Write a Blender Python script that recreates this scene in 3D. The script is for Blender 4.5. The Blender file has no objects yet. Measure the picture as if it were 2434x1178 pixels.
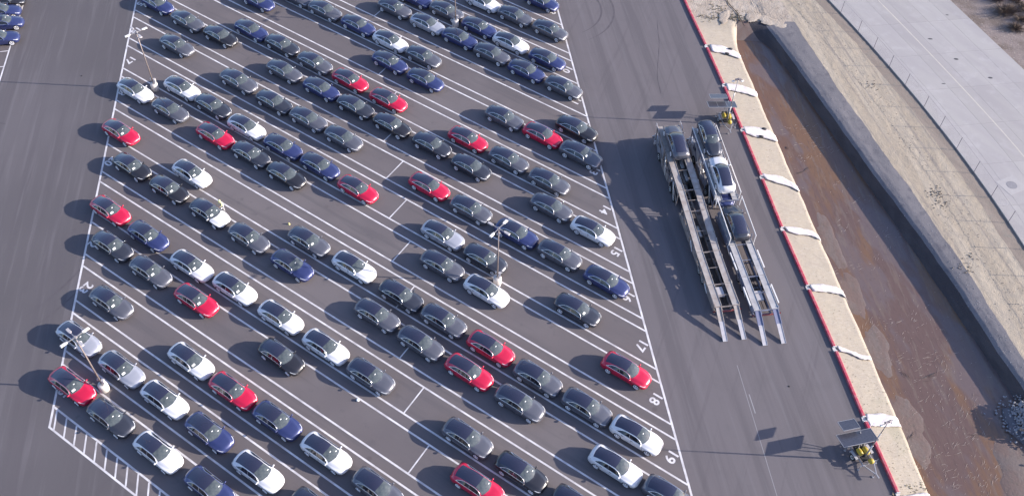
import bpy, bmesh, math, random
import numpy as np
from mathutils import Vector, Matrix
random.seed(7)
rng = np.random.default_rng(7)
PI = math.pi
R = math.radians

# ------------------------------------------------------------------ measured site plan (metres)
CAM = {"r": [0.998991, 0.034412, 0.028871], "u": [-0.044919, 0.765313, 0.642089], "f": [0.0, 0.642738, -0.766086], "lens": 32.7296}
LANE = {"th": -0.568201, "P": 4.1809, "W": 3.0947, "t0": 53.3727, "sL": -42.4658, "sR": 28.532, "cot": -0.90867}
CARS = [["blue", 8, 0.286, -51.84], ["white", 9, 0.382, -57.72], ["grey", 9, 0.37, -52.83], ["grey", 9, 0.325, -47.74], ["blue", 10, 0.446, -65.1], ["grey", 10, 0.401, -60.32], ["blue", 10, 0.461, -55.08], ["white", 10, 0.494, -50.28], ["blue", 10, 0.502, -44.96], ["grey", 11, 0.217, -65.81], ["silver", 11, 0.237, -60.55], ["blue", 11, 0.218, -55.76], ["grey", 11, 0.241, -50.88], ["blue", 11, 0.275, -45.75], ["grey", 11, 0.254, -40.64], ["grey", 12, 0.542, -77.26], ["grey", 12, 0.537, -72.45], ["blue", 12, 0.495, -67.18], ["white", 12, 0.51, -62.05], ["grey", 12, 0.506, -57.03], ["blackS", 12, 0.465, -35.71], ["blue", 13, 0.37, -80.4], ["blue", 13, 0.258, -59.6], ["blue", 13, 0.261, -54.27], ["grey", 13, 0.244, -43.21], ["red", 13, 0.199, -38.21], ["greyS", 13, 0.216, -33.21], ["blue", 14, 0.514, -76.86], ["darkgrey", 14, 0.49, -71.86], ["grey", 14, 0.527, -66.53], ["red", 14, 0.51, -61.17], ["red", 14, 0.523, -55.47], ["red", 14, 0.484, -44.43], ["grey", 14, 0.482, -39.03], ["grey", 14, 0.514, -33.76], ["blue", 15, 0.258, -89.82], ["grey", 15, 0.301, -84.28], ["black", 15, 0.238, -78.95], ["grey", 15, 0.296, -68.35], ["blue", 15, 0.249, -62.83], ["darkgrey", 15, 0.251, -57.72], ["black", 15, 0.244, -52.49], ["darkgrey", 15, 0.209, -47.05], ["darkgrey", 15, 0.261, -41.62], ["grey", 15, 0.22, -31.57], ["white", 15, 0.276, -26.44], ["grey", 16, 0.267, -81.75], ["greyS", 16, 0.346, -71.26], ["darkgrey", 16, 0.4, -65.54], ["grey", 16, 0.36, -60.54], ["grey", 16, 0.367, -55.4], ["red", 16, 0.421, -43.47], ["grey", 16, 0.431, -38.07], ["blue", 16, 0.424, -32.47], ["grey", 16, 0.372, -27.48], ["blue", 16, 0.405, -22.03], ["white", 17, 0.454, -75.49], ["darkgrey", 17, 0.474, -70.48], ["white", 17, 0.536, -65.07], ["blue", 17, 0.521, -59.73], ["blue", 17, 0.482, -54.6], ["red", 17, 0.537, -49.17], ["silver", 17, 0.492, -38.3], ["darkgrey", 17, 0.502, -33.1], ["darkgrey", 17, 0.488, -22.5], ["white", 18, 0.259, -79.41], ["grey", 18, 0.25, -73.76], ["red", 18, 0.244, -66.82], ["darkgrey", 18, 0.206, -61.66], ["black", 18, 0.221, -56.5], ["grey", 18, 0.238, -36.0], ["white", 18, 0.242, -30.71], ["red", 18, 0.228, -15.44], ["red", 19, 0.582, -75.32], ["white", 19, 0.551, -64.54], ["grey", 19, 0.501, -48.44], ["white", 19, 0.458, -42.76], ["darkgrey", 19, 0.478, -36.92], ["grey", 19, 0.465, -31.93], ["red", 19, 0.457, -26.62], ["grey", 19, 0.49, -21.41], ["grey", 19, 0.483, -16.34], ["white", 19, 0.448, -11.53], ["black", 20, 0.261, -70.27], ["black", 20, 0.251, -64.73], ["half", 20, 0.231, -59.04], ["grey", 20, 0.241, -53.49], ["blue", 20, 0.255, -47.71], ["grey", 20, 0.208, -37.28], ["grey", 20, 0.231, -32.11], ["red", 20, 0.213, -26.73], ["grey", 20, 0.211, -21.3], ["white", 20, 0.287, -11.49], ["grey", 20, 0.233, -6.48], ["red", 21, 0.554, -67.23], ["blue", 21, 0.576, -61.6], ["white", 21, 0.606, -55.39], ["white", 21, 0.501, -50.1], ["white", 21, 0.482, -44.32], ["white", 21, 0.495, -38.77], ["grey", 21, 0.497, -33.51], ["grey", 21, 0.488, -22.98], ["black", 21, 0.483, -17.52], ["darkgrey", 21, 0.437, -12.1], ["darkgrey", 22, 0.266, -63.39], ["grey", 22, 0.269, -58.0], ["red", 22, 0.232, -51.99], ["black", 22, 0.233, -41.26], ["red", 22, 0.195, -19.8], ["grey", 23, 0.366, -58.1], ["white", 23, 0.414, -47.41], ["red", 23, 0.428, -42.22], ["blue", 23, 0.406, -37.08], ["white", 23, 0.374, -31.71], ["grey", 23, 0.375, -26.16], ["silver", 24, 0.408, -57.27], ["silver", 24, 0.395, -51.66], ["white", 24, 0.379, -46.31], ["blue", 24, 0.385, -40.91], ["white", 24, 0.434, -35.08], ["darkgrey", 24, 0.374, -29.02], ["red", 25, 0.254, -53.78], ["darkgrey", 25, 0.294, -48.62], ["white", 25, 0.268, -42.97], ["blue", 25, 0.217, -37.22]]
KERB = [[32.62, 34.79], [31.25, 41.91], [30.04, 49.19], [28.73, 56.38], [27.41, 63.65], [26.27, 71.1], [25.15, 78.16], [23.98, 85.44], [22.56, 93.06], [21.15, 99.97]]
LIP = [[35.46, 35.75], [34.8, 40.48], [34.11, 45.2], [33.4, 49.93], [32.68, 54.65], [31.94, 59.38], [31.2, 64.11], [30.46, 68.83], [29.72, 73.56], [28.98, 78.29], [28.26, 83.01], [27.55, 87.74], [26.87, 92.46], [26.21, 97.19]]
SHADOW = [[43.95, 46.54], [43.51, 48.67], [42.96, 51.04], [42.17, 53.14], [41.69, 55.02], [40.85, 57.78], [39.55, 61.37], [38.85, 63.43], [37.96, 67.55], [36.71, 71.89], [35.73, 74.44], [34.73, 79.44], [33.53, 83.0], [31.78, 89.05], [30.48, 93.32], [28.67, 97.19]]
BASE = [[46.3, 45.13], [45.1, 49.28], [43.89, 53.42], [42.68, 57.57], [41.46, 61.71], [40.24, 65.86], [39.0, 70.0], [37.76, 74.15], [36.51, 78.29], [35.25, 82.44], [33.97, 86.58], [32.68, 90.73], [31.38, 94.87], [30.06, 99.02]]
TERM = [[46.12, 44.64], [45.45, 48.72], [44.58, 52.8], [43.54, 56.87], [42.36, 60.95], [41.09, 65.03], [39.74, 69.11], [38.36, 73.18], [36.97, 77.26], [35.62, 81.34], [34.32, 85.42], [33.13, 89.49], [32.06, 93.57], [31.15, 97.65]]
GRAVEL = [[47.46, 48.73], [46.72, 52.42], [45.88, 56.12], [44.98, 59.81], [44.01, 63.51], [42.99, 67.2], [41.94, 70.89], [40.87, 74.59], [39.8, 78.28], [38.75, 81.97], [37.72, 85.67], [36.73, 89.36], [35.8, 93.06], [34.95, 96.75]]
CONC = [[51.9, 62.65], [51.33, 65.8], [50.69, 68.96], [49.97, 72.11], [49.19, 75.27], [48.34, 78.42], [47.43, 81.57], [46.46, 84.73], [45.43, 87.88], [44.36, 91.03], [43.24, 94.19], [42.07, 97.34], [40.87, 100.5], [39.63, 103.65]]
FENCE = [[51.56, 65.79], [50.87, 69.34], [50.02, 72.9], [49.07, 76.48], [48.03, 79.9], [47.08, 83.22], [46.16, 87.08], [44.89, 90.42], [43.76, 93.77], [42.48, 97.09], [41.28, 100.86]]
ROADR = [[60.94, 91.04], [55.67, 104.86]]
GAPS = [[32.76, 34.8], [31.21, 41.86], [30.1, 49.1], [28.82, 56.18], [27.44, 63.6], [26.24, 70.91], [25.21, 78.23], [23.87, 85.81], [22.56, 93.06]]
SHEETS = [[[23.09, 93.45], [24.78, 93.62], [26.34, 92.76], [26.89, 91.96], [26.79, 91.41], [25.45, 91.86], [24.6, 92.08], [23.3, 92.12]], [[24.21, 86.25], [26.16, 86.31], [27.61, 85.76], [28.01, 85.28], [27.85, 84.46], [26.47, 84.79], [25.49, 84.98], [24.41, 85.03]], [[25.31, 78.84], [27.04, 79.07], [28.46, 78.81], [29.2, 77.8], [29.16, 76.99], [27.77, 77.36], [26.5, 77.39], [25.57, 77.68]], [[26.33, 71.47], [28.65, 71.51], [29.89, 70.63], [30.51, 69.92], [30.38, 69.39], [29.34, 70.06], [28.45, 70.22], [26.83, 70.65]], [[27.65, 63.97], [29.0, 64.15], [30.71, 63.86], [31.54, 63.13], [31.53, 62.71], [30.45, 63.16], [29.12, 63.09], [28.14, 63.32]], [[29.01, 56.45], [30.33, 56.83], [31.97, 56.62], [32.93, 55.8], [32.84, 55.36], [31.96, 55.83], [30.71, 55.85], [29.31, 55.77]], [[30.39, 49.47], [31.28, 49.28], [32.5, 48.8], [33.54, 48.7], [33.51, 48.27], [32.41, 48.32], [31.45, 48.82], [30.55, 48.9]], [[31.62, 42.39], [33.24, 42.62], [34.59, 42.47], [34.85, 41.57], [33.96, 41.38], [32.44, 41.24], [31.67, 41.13], [31.57, 41.82]], [[32.9, 34.7], [34.44, 35.21], [35.42, 35.32], [35.92, 34.99], [35.84, 34.21], [34.62, 34.03], [33.43, 33.97], [32.9, 34.2]]]
POLES = [[-1.27, 55.09], [-34.82, 41.45], [-41.45, 80.73], [-8.22, 95.02]]
TRUCKS = [[21.0, 49.57], [24.65, 49.32]]
TOWERS = [[23.52, 79.58], [30.29, 38.24]]
PERSON = [-29.41, 62.71]
CONE = [-22.55, 61.35]
LITTER = [-12.8, 41.49]
MAN = [53.3, 71.24]
PILE = [[45.93, 44.02], [44.83, 42.9], [45.31, 41.46]]
PONDTOP = [28.06, 98.03]
SHORE = [[43.93, 46.52], [44.2, 44.59], [43.32, 42.66], [44.63, 40.37], [45.17, 39.43]]
BRUSH = [[61.64, 104.99], [61.91, 102.28], [64.03, 104.71], [63.56, 100.63], [64.06, 106.57], [64.79, 102.95]]
DEBRIS = [[34.9, 71.6], [34.4, 65.5], [38.4, 70.0], [38.8, 65.5], [39.9, 64.7], [34.5, 59.9], [37.0, 60.5], [34.2, 52.1], [36.9, 53.2], [39.0, 53.9], [37.2, 49.4], [39.2, 49.5], [40.7, 49.4], [38.7, 47.6], [39.6, 45.0], [37.1, 44.4], [41.8, 44.7], [40.5, 42.9], [41.5, 41.3], [39.4, 40.4], [37.5, 38.7], [36.3, 38.2], [40.5, 37.6], [39.2, 36.8], [42.8, 38.1], [43.8, 39.0], [41.2, 36.5], [43.9, 37.0], [37.7, 36.7], [32.5, 80.9], [33.5, 79.5], [33.6, 77.8], [34.7, 76.9], [31.4, 80.1], [32.2, 76.0]]
LLOT = {"edge": [[-62.21, 96.38], [-61.49, 92.37], [-60.6, 87.34], [-59.42, 81.19]], "cars": [["black", -63.95, 95.1], ["blue", -63.69, 92.96], ["blue", -62.54, 90.78], ["blue", -61.97, 87.87]], "lines": [[[-61.38, 86.25], [-60.5, 86.55]], [[-60.36, 83.61], [-59.95, 83.83]], [[-62.47, 94.13], [-61.81, 94.31]], [[-62.38, 92.81], [-61.49, 92.37]]]}

scene = bpy.context.scene
col = scene.collection
# ------------------------------------------------------------------ camera, sky, sun, exposure
cam_d = bpy.data.cameras.new('camera'); cam = bpy.data.objects.new('camera', cam_d); col.objects.link(cam)
r_, u_, f_ = Vector(CAM['r']), Vector(CAM['u']), Vector(CAM['f'])
M = Matrix((r_, u_, -f_)).transposed().to_4x4(); M.translation = Vector((0, 0, 71.0))
cam.matrix_world = M
cam_d.sensor_width = 36; cam_d.lens = CAM['lens']; cam_d.clip_start = 1; cam_d.clip_end = 3000
scene.camera = cam
SUN_EL, SUN_AZ = R(19.2), R(-0.5)
world = bpy.data.worlds.new('World'); scene.world = world; world.use_nodes = True
wn = world.node_tree.nodes; wl = world.node_tree.links
sky = wn.new('ShaderNodeTexSky'); sky.sky_type = 'NISHITA'; sky.sun_disc = False
sky.sun_elevation = SUN_EL; sky.sun_rotation = R(90.5); sky.air_density = 1.0; sky.dust_density = 1.0; sky.ozone_density = 4.0
wn['Background'].inputs['Strength'].default_value = 0.14
tint = wn.new('ShaderNodeMix'); tint.data_type = 'RGBA'; tint.blend_type = 'MULTIPLY'; tint.inputs[0].default_value = 1
tint.inputs[7].default_value = (1.20, .985, .95, 1)      # added tint pushes the sky fill towards purple, colouring the shadows
wl.new(sky.outputs[0], tint.inputs[6]); wl.new(tint.outputs[2], wn['Background'].inputs[0])
sd = bpy.data.lights.new('sun', 'SUN'); sd.energy = 4.15; sd.angle = R(0.5); sd.color = (1.0, 0.915, 0.81)
sun = bpy.data.objects.new('sun', sd); col.objects.link(sun)
sv = Vector((math.cos(SUN_EL)*math.cos(SUN_AZ), math.cos(SUN_EL)*math.sin(SUN_AZ), math.sin(SUN_EL)))
sun.rotation_euler = sv.to_track_quat('Z', 'Y').to_euler(); sun.location = (120, 0, 90)
scene.view_settings.view_transform = 'Standard'; scene.view_settings.look = 'None'
scene.view_settings.exposure = 1.25; scene.view_settings.gamma = 1.0; scene.view_settings.use_curve_mapping = False

# ------------------------------------------------------------------ materials
def mat(name, color=(.5, .5, .5), rough=.6, metal=0., coat=0., spec=.5, noise=None, scale=5., bump=0., bscale=40., dist=.02, coatr=.03):
    """plain principled; noise=(colour2, amount) mixes a second colour by object-space noise"""
    m = bpy.data.materials.new(name); m.use_nodes = True
    n, l = m.node_tree.nodes, m.node_tree.links
    b = n['Principled BSDF']
    b.inputs['Base Color'].default_value = (*color, 1); b.inputs['Roughness'].default_value = rough
    b.inputs['Metallic'].default_value = metal; b.inputs['Coat Weight'].default_value = coat
    b.inputs['Coat Roughness'].default_value = coatr; b.inputs['Specular IOR Level'].default_value = spec
    tc = n.new('ShaderNodeTexCoord')
    if noise:
        t = n.new('ShaderNodeTexNoise'); t.inputs['Scale'].default_value = scale; t.inputs['Detail'].default_value = 6
        l.new(tc.outputs['Object'], t.inputs['Vector'])
        r = n.new('ShaderNodeMapRange'); r.inputs[1].default_value = .35; r.inputs[2].default_value = .7; r.inputs[4].default_value = noise[1]
        l.new(t.outputs[0], r.inputs[0])
        x = n.new('ShaderNodeMix'); x.data_type = 'RGBA'; x.inputs[6].default_value = (*color, 1); x.inputs[7].default_value = (*noise[0], 1)
        l.new(r.outputs[0], x.inputs[0]); l.new(x.outputs[2], b.inputs['Base Color'])
    if bump:
        t = n.new('ShaderNodeTexNoise'); t.inputs['Scale'].default_value = bscale; t.inputs['Detail'].default_value = 4
        l.new(tc.outputs['Object'], t.inputs['Vector'])
        q = n.new('ShaderNodeBump'); q.inputs['Strength'].default_value = bump; q.inputs['Distance'].default_value = dist
        l.new(t.outputs[0], q.inputs['Height']); l.new(q.outputs[0], b.inputs['Normal'])
    return m

def ground_mat(name, base, layers, rough=.9, bumps=((6., .3, .03),), spec=.3, roughnoise=None):
    """layers: (kind, scale xyz, rotation z, lo, hi, colour, amount, detail) mixed one over the other"""
    m = bpy.data.materials.new(name); m.use_nodes = True
    n, l = m.node_tree.nodes, m.node_tree.links
    b = n['Principled BSDF']; b.inputs['Roughness'].default_value = rough; b.inputs['Specular IOR Level'].default_value = spec
    geo = n.new('ShaderNodeNewGeometry')
    prev = None
    for i, (kind, sc, rz, lo, hi, c, amt, det) in enumerate(layers):
        mp = n.new('ShaderNodeMapping'); mp.vector_type = 'TEXTURE'
        mp.inputs['Rotation'].default_value = (0, 0, rz); mp.inputs['Scale'].default_value = sc
        mp.inputs['Location'].default_value = (i*3.1, i*7.7, 0)
        l.new(geo.outputs['Position'], mp.inputs['Vector'])
        if kind in ('y', 'x'):
            t = n.new('ShaderNodeSeparateXYZ'); mp.inputs['Scale'].default_value = (1, 1, 1); mp.inputs['Location'].default_value = (0, 0, 0); out = t.outputs[1 if kind == 'y' else 0]
        elif kind == 'noise':
            t = n.new('ShaderNodeTexNoise'); t.inputs['Scale'].default_value = 1; t.inputs['Detail'].default_value = det
            t.inputs['Roughness'].default_value = .6; out = t.outputs[0]
        else:
            t = n.new('ShaderNodeTexVoronoi'); t.inputs['Scale'].default_value = 1; out = t.outputs['Distance']
        l.new(mp.outputs[0], t.inputs[0])
        r = n.new('ShaderNodeMapRange'); r.interpolation_type = 'SMOOTHSTEP'
        r.inputs[1].default_value = lo; r.inputs[2].default_value = hi; r.inputs[3].default_value = 0; r.inputs[4].default_value = amt
        l.new(out, r.inputs[0])
        x = n.new('ShaderNodeMix'); x.data_type = 'RGBA'
        if prev is None: x.inputs[6].default_value = (*base, 1)
        else: l.new(prev, x.inputs[6])
        x.inputs[7].default_value = (*c, 1); l.new(r.outputs[0], x.inputs[0]); prev = x.outputs[2]
    if prev: l.new(prev, b.inputs['Base Color'])
    else: b.inputs['Base Color'].default_value = (*base, 1)
    nrm = None
    for bs, st, di in bumps:
        t = n.new('ShaderNodeTexNoise'); t.inputs['Scale'].default_value = bs; t.inputs['Detail'].default_value = 5
        l.new(geo.outputs['Position'], t.inputs['Vector'])
        q = n.new('ShaderNodeBump'); q.inputs['Strength'].default_value = st; q.inputs['Distance'].default_value = di
        l.new(t.outputs[0], q.inputs['Height'])
        if nrm: l.new(nrm, q.inputs['Normal'])
        nrm = q.outputs[0]
    if nrm: l.new(nrm, b.inputs['Normal'])
    return m

DIRK = R(100)     # direction of the kerb and of the traffic along it
asph = (.086, .077, .083)
M_asphalt = ground_mat('asphalt', asph, [
    ('x', (1, 1, 1), 0, -30, 14, (.126, .110, .118), 1., 0),
    ('vor', (6.1, 6.1, 6.1), .4, .05, .02, (.060, .050, .055), .5, 0),
    ('noise', (26, .9, 1), R(72), .55, .70, (.082, .070, .078), .45, 3),
    ('noise', (30, 30, 30), 0, .42, .68, (.132, .118, .128), .55, 3),
    ('noise', (40, 1.5, 1), DIRK, .44, .62, (.084, .074, .082), .6, 3),
    ('noise', (16, .7, 1), DIRK, .5, .72, (.150, .136, .146), .5, 3),
    ('noise', (3, 3, 3), 0, .5, .75, (.095, .086, .092), .4, 6),
    ('noise', (.05, .05, .05), 0, .4, .7, (.16, .15, .155), .35, 2),
], rough=.82, bumps=((30., .25, .01), (2., .12, .03)), spec=.4)
M_lot = ground_mat('asphalt_lot', (.118, .101, .105), [
    ('vor', (3.4, 3.4, 3.4), .4, .10, .04, (.070, .058, .060), .55, 0),
    ('noise', (18, 18, 18), 0, .4, .66, (.155, .135, .138), .85, 4),
    ('noise', (12, .8, 1), R(-32), .48, .7, (.094, .084, .09), .6, 3),
    ('noise', (1.4, 1.4, 1.4), 0, .58, .74, (.08, .073, .08), .5, 5),
    ('noise', (.05, .05, .05), 0, .4, .7, (.15, .138, .14), .35, 2),
], rough=.82, bumps=((30., .25, .01), (2., .12, .03)), spec=.4)
M_base = ground_mat('dry_earth', (.30, .26, .22), [('noise', (8, 8, 8), 0, .4, .65, (.2, .17, .14), .7, 6)])
M_matting = ground_mat('straw_matting', (.365, .315, .25), [
    ('noise', (1.2, 1.2, 1.2), 0, .42, .68, (.33, .285, .235), .8, 6),
    ('noise', (.09, .5, .3), DIRK, .45, .65, (.42, .37, .31), .6, 3),
    ('noise', (5, 5, 5), 0, .55, .72, (.28, .265, .19), .45, 5),
    ('noise', (.28, .28, .28), 0, .66, .74, (.18, .15, .10), .8, 3),
], bumps=((14., .5, .03), (3., .3, .06)))
M_dirt = ground_mat('pale_dirt', (.355, .295, .225), [
    ('noise', (14, 1.2, 1), DIRK, .4, .64, (.425, .36, .28), .9, 5),
    ('noise', (22, .35, 1), R(104), .53, .66, (.25, .215, .185), .7, 4),
    ('noise', (2., 2., 2.), 0, .5, .72, (.30, .26, .22), .5, 7),
    ('noise', (.3, .3, .3), 0, .67, .75, (.15, .125, .1), .7, 4),
], bumps=((8., .6, .05), (1.5, .5, .12)))
M_shoulder = ground_mat('dark_dirt_shoulder', (.205, .17, .145), [  # darker dirt strip along the road edge
    ('noise', (5, 1., 1), R(115), .4, .64, (.245, .205, .175), .9, 5),
    ('noise', (.6, .6, .6), 0, .5, .72, (.165, .17, .15), .5, 6),
], bumps=((8., .6, .05),))
M_shadebank = ground_mat('wet_bank_painted_shade', (.042, .039, .046), [('noise', (3, 1, 1), DIRK, .4, .65, (.062, .058, .066), .9, 6)], rough=.7, bumps=((7., .9, .06),))  # shade of the steep bank face painted into the wet soil colour
M_gravel = ground_mat('grey_gravel', (.150, .142, .152), [
    ('noise', (6, 2, 2), DIRK, .4, .65, (.195, .180, .186), .9, 6),
    ('noise', (1.1, 1.1, 1.1), 0, .5, .7, (.10, .096, .11), .7, 6),
    ('noise', (.12, .12, .12), 0, .6, .72, (.27, .255, .25), .7, 3),
], bumps=((12., .45, .03), (2.2, .3, .05)))
M_water = ground_mat('muddy_water', (.125, .080, .068), [
    ('y', (1, 1, 1), 0, 66, 86, (.150, .082, .048), .75, 0),
    ('noise', (16, 3., 3.), DIRK, .46, .58, (.175, .098, .052), .75, 4),
    ('noise', (1.1, .22, 1.), R(96), .52, .68, (.085, .056, .048), .4, 5),
    ('noise', (9, 3.5, 3.), R(110), .52, .62, (.135, .105, .105), .7, 3),
    ('noise', (3, .5, 1.), R(95), .52, .66, (.17, .13, .105), .5, 5),
    ('noise', (.35, .35, .35), 0, .55, .75, (.09, .06, .045), .4, 4),
], rough=.20, bumps=((.9, .05, .05), (6., .08, .02)), spec=.45)
M_mud = ground_mat('wet_mud', (.150, .105, .092), [
    ('noise', (2, 1.2, 1), R(95), .42, .62, (.155, .125, .115), .8, 5),
    ('noise', (.4, .4, .4), 0, .5, .7, (.12, .095, .08), .6, 5)], rough=.6, bumps=((4., .5, .05),))
M_concrete = ground_mat('road_concrete', (.355, .335, .325), [
    ('noise', (12, 2.2, 2), R(123), .4, .65, (.32, .30, .30), .8, 4),
    ('noise', (1.5, 1.5, 1.5), 0, .5, .72, (.41, .385, .385), .5, 6),
    ('noise', (.4, 9, 1), R(33), .6, .72, (.31, .30, .31), .4, 4)], rough=.75, bumps=((12., .2, .02),))
M_concrete2 = ground_mat('road_concrete_aged', (.335, .315, .305), [
    ('noise', (12, 2.2, 2), R(123), .4, .65, (.305, .285, .285), .8, 4),
    ('noise', (1.5, 1.5, 1.5), 0, .5, .72, (.39, .365, .365), .5, 6)], rough=.75, bumps=((12., .2, .02),))
M_paint = mat('white_road_paint', (.68, .66, .67), .6, noise=((.36, .335, .35), .75), scale=1.1)
M_fadedpaint = mat('faded_cream_paint', (.50, .455, .39), .7, noise=((.38, .35, .34), .7), scale=1.5)
M_red = mat('red_kerb_paint', (.40, .022, .060), .6, noise=((.40, .15, .16), .85), scale=3.2)
M_kerbcon = mat('pale_kerb_concrete', (.62, .58, .56), .8, noise=((.45, .42, .4), .6), scale=4.)
M_sheet = mat('white_geotextile', (.60, .56, .55), .8, noise=((.46, .42, .41), .8), scale=2.2, bump=.5, bscale=5., dist=.05)
M_bag = mat('dark_sandbag', (.05, .05, .055), .8)
M_seam = mat('asphalt_seam_sealer', (.055, .05, .055), .6)
M_scrape = mat('pale_seam_scuff', (.26, .25, .26), .8)
M_galv = mat('galvanised_steel', (.42, .41, .42), .45, metal=.6)
M_darkpost = mat('weathered_steel_post', (.20, .18, .20), .6, metal=.3)
M_polepaint = mat('bronze_pole_paint', (.24, .20, .19), .5, metal=.2)
M_lamp = mat('pale_luminaire', (.70, .68, .66), .45)
M_lampgrey = mat('grey_luminaire', (.42, .40, .41), .45)
M_polecon = mat('pole_base_concrete', (.56, .52, .49), .85, noise=((.42, .39, .36), .6), scale=3.)
M_glassroof = mat('tinted_roof_glass', (.026, .026, .050), .08, coat=.6, spec=.8)
M_windshield = mat('windshield_glass', (.045, .056, .064), .09, coat=.4, spec=.6, noise=((.105, .12, .12), .8), scale=3.0)
M_sideglass = mat('side_window_glass', (.012, .013, .018), .07, spec=.7)
M_chrome = mat('window_brightwork', (.62, .62, .66), .25, metal=.8)
M_black = mat('black_plastic', (.012, .012, .014), .7)
M_tyre = mat('tyre_rubber', (.016, .016, .018), .85)
M_rim = mat('silver_wheel', (.80, .79, .82), .5, metal=.0)
M_rimdark = mat('dark_wheel', (.10, .10, .11), .35, metal=.5)
M_headlight = mat('headlight_lens', (.62, .64, .68), .12, coat=.6)
M_taillight = mat('tail_light_lens', (.16, .01, .012), .15, coat=.6)
M_paper = mat('white_paper', (.85, .86, .86), .7)
PAINT = {
 'white': mat('white_car_paint', (.60, .60, .625), .3, coat=.6),
 'silver': mat('silver_car_paint', (.36, .37, .42), .34, metal=.35, coat=.8),
 'grey': mat('grey_car_paint', (.098, .100, .122), .34, metal=.3, coat=.8),
 'darkgrey': mat('charcoal_car_paint', (.044, .047, .062), .34, metal=.4, coat=.8),
 'black': mat('black_car_paint', (.018, .017, .021), .28, coat=.8),
 'blue': mat('blue_car_paint', (.034, .044, .135), .34, metal=.3, coat=.8),
 'red': mat('red_car_paint', (.46, .008, .045), .32, metal=.12, coat=.8),
}
PAINT['half'] = PAINT['darkgrey']

# ------------------------------------------------------------------ helpers
def tag(o, label=None, cat=None, group=None, kind=None):
    if label: o['label'] = label
    if cat: o['category'] = cat
    if group: o['group'] = group
    if kind: o['kind'] = kind
    return o
def link(name, me, parent=None, loc=(0, 0, 0), rot=(0, 0, 0)):
    o = bpy.data.objects.new(name, me); col.objects.link(o)
    o.location = loc; o.rotation_euler = rot
    if parent: o.parent = parent
    return o
def empty(name, loc=(0, 0, 0), rz=0):
    o = bpy.data.objects.new(name, None); col.objects.link(o); o.location = loc; o.rotation_euler = (0, 0, rz)
    o.empty_display_size = .3
    return o
def mesh(name, verts, faces, mats, smooth=False, idx=None):
    me = bpy.data.meshes.new(name); me.from_pydata([tuple(v) for v in verts], [], faces)
    for m in (mats if isinstance(mats, (list, tuple)) else [mats]): me.materials.append(m)
    if smooth: me.polygons.foreach_set('use_smooth', [True]*len(me.polygons))
    if idx is not None: me.polygons.foreach_set('material_index', idx)
    me.update(); return me
class MB:
    def __init__(s): s.v = []; s.f = []
    def add(s, v, f):
        o = len(s.v); s.v += [tuple(q) for q in v]; s.f += [tuple(i+o for i in q) for q in f]; return s
    def box(s, c, d, rz=0, rx=0, ry=0, taper=1.):
        hx, hy, hz = d[0]/2, d[1]/2, d[2]/2
        V = [(x*hx*(taper if z > 0 else 1), y*hy*(taper if z > 0 else 1), z*hz) for z in (-1, 1) for x, y in ((-1, -1), (1, -1), (1, 1), (-1, 1))]
        m = Matrix.Rotation(rz, 3, 'Z') @ Matrix.Rotation(ry, 3, 'Y') @ Matrix.Rotation(rx, 3, 'X')
        V = [m @ Vector(q) + Vector(c) for q in V]
        return s.add(V, [(0, 3, 2, 1), (4, 5, 6, 7), (0, 1, 5, 4), (1, 2, 6, 5), (2, 3, 7, 6), (3, 0, 4, 7)])
    def bar(s, a, b, w, h=None):      # a square bar from a to b
        a, b = Vector(a), Vector(b); h = h or w; d = (b-a)
        if d.length < 1e-6: return s
        z = d.normalized(); ref = Vector((0, 0, 1)) if abs(z.z) < .95 else Vector((0, 1, 0))
        x = z.cross(ref).normalized(); y = x.cross(z)
        V = [p + x*w/2*i + y*h/2*j for p in (a, b) for i, j in ((-1, -1), (1, -1), (1, 1), (-1, 1))]
        return s.add(V, [(0, 3, 2, 1), (4, 5, 6, 7), (0, 1, 5, 4), (1, 2, 6, 5), (2, 3, 7, 6), (3, 0, 4, 7)])
    def tube(s, pts, r, n=8, cap=True):
        pts = [Vector(q) for q in pts]; rs = r if isinstance(r, (list, tuple)) else [r]*len(pts); V = []; F = []
        for i, q in enumerate(pts):
            d = (pts[min(i+1, len(pts)-1)] - pts[max(i-1, 0)]).normalized()
            ref = Vector((0, 0, 1)) if abs(d.z) < .9 else Vector((0, 1, 0))
            x = d.cross(ref).normalized(); y = x.cross(d)
            V += [q + (x*math.cos(t*2*PI/n) + y*math.sin(t*2*PI/n))*rs[i] for t in range(n)]
        for i in range(len(pts)-1):
            for t in range(n): F.append((i*n+t, i*n+(t+1) % n, (i+1)*n+(t+1) % n, (i+1)*n+t))
        if cap: F.append(tuple(range(n))[::-1]); F.append(tuple((len(pts)-1)*n+t for t in range(n)))
        return s.add(V, F)
    def lathe(s, prof, c=(0, 0, 0), axis='Z', n=16):
        V = []; F = []
        for r, z in prof:
            for t in range(n):
                x, y = r*math.cos(t*2*PI/n), r*math.sin(t*2*PI/n)
                V.append(Vector((x, y, z) if axis == 'Z' else ((x, z, y) if axis == 'Y' else (z, x, y))) + Vector(c))
        for i in range(len(prof)-1):
            for t in range(n): F.append((i*n+t, i*n+(t+1) % n, (i+1)*n+(t+1) % n, (i+1)*n+t))
        F.append(tuple(range(n))[::-1]); F.append(tuple((len(prof)-1)*n+t for t in range(n)))
        return s.add(V, F)
    def me(s, name, mats, smooth=False): return mesh(name, s.v, s.f, mats, smooth)
    def build(s, name, mats, parent=None, smooth=False, loc=(0, 0, 0), rot=(0, 0, 0)):
        return link(name, s.me(name, mats, smooth), parent, loc, rot)
def copy_tree(o, parent=None):
    c = o.copy(); col.objects.link(c)
    if parent: c.parent = parent
    for ch in KIDS.get(o.name, []): copy_tree(ch, c)
    return c
KIDS = {}
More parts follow.
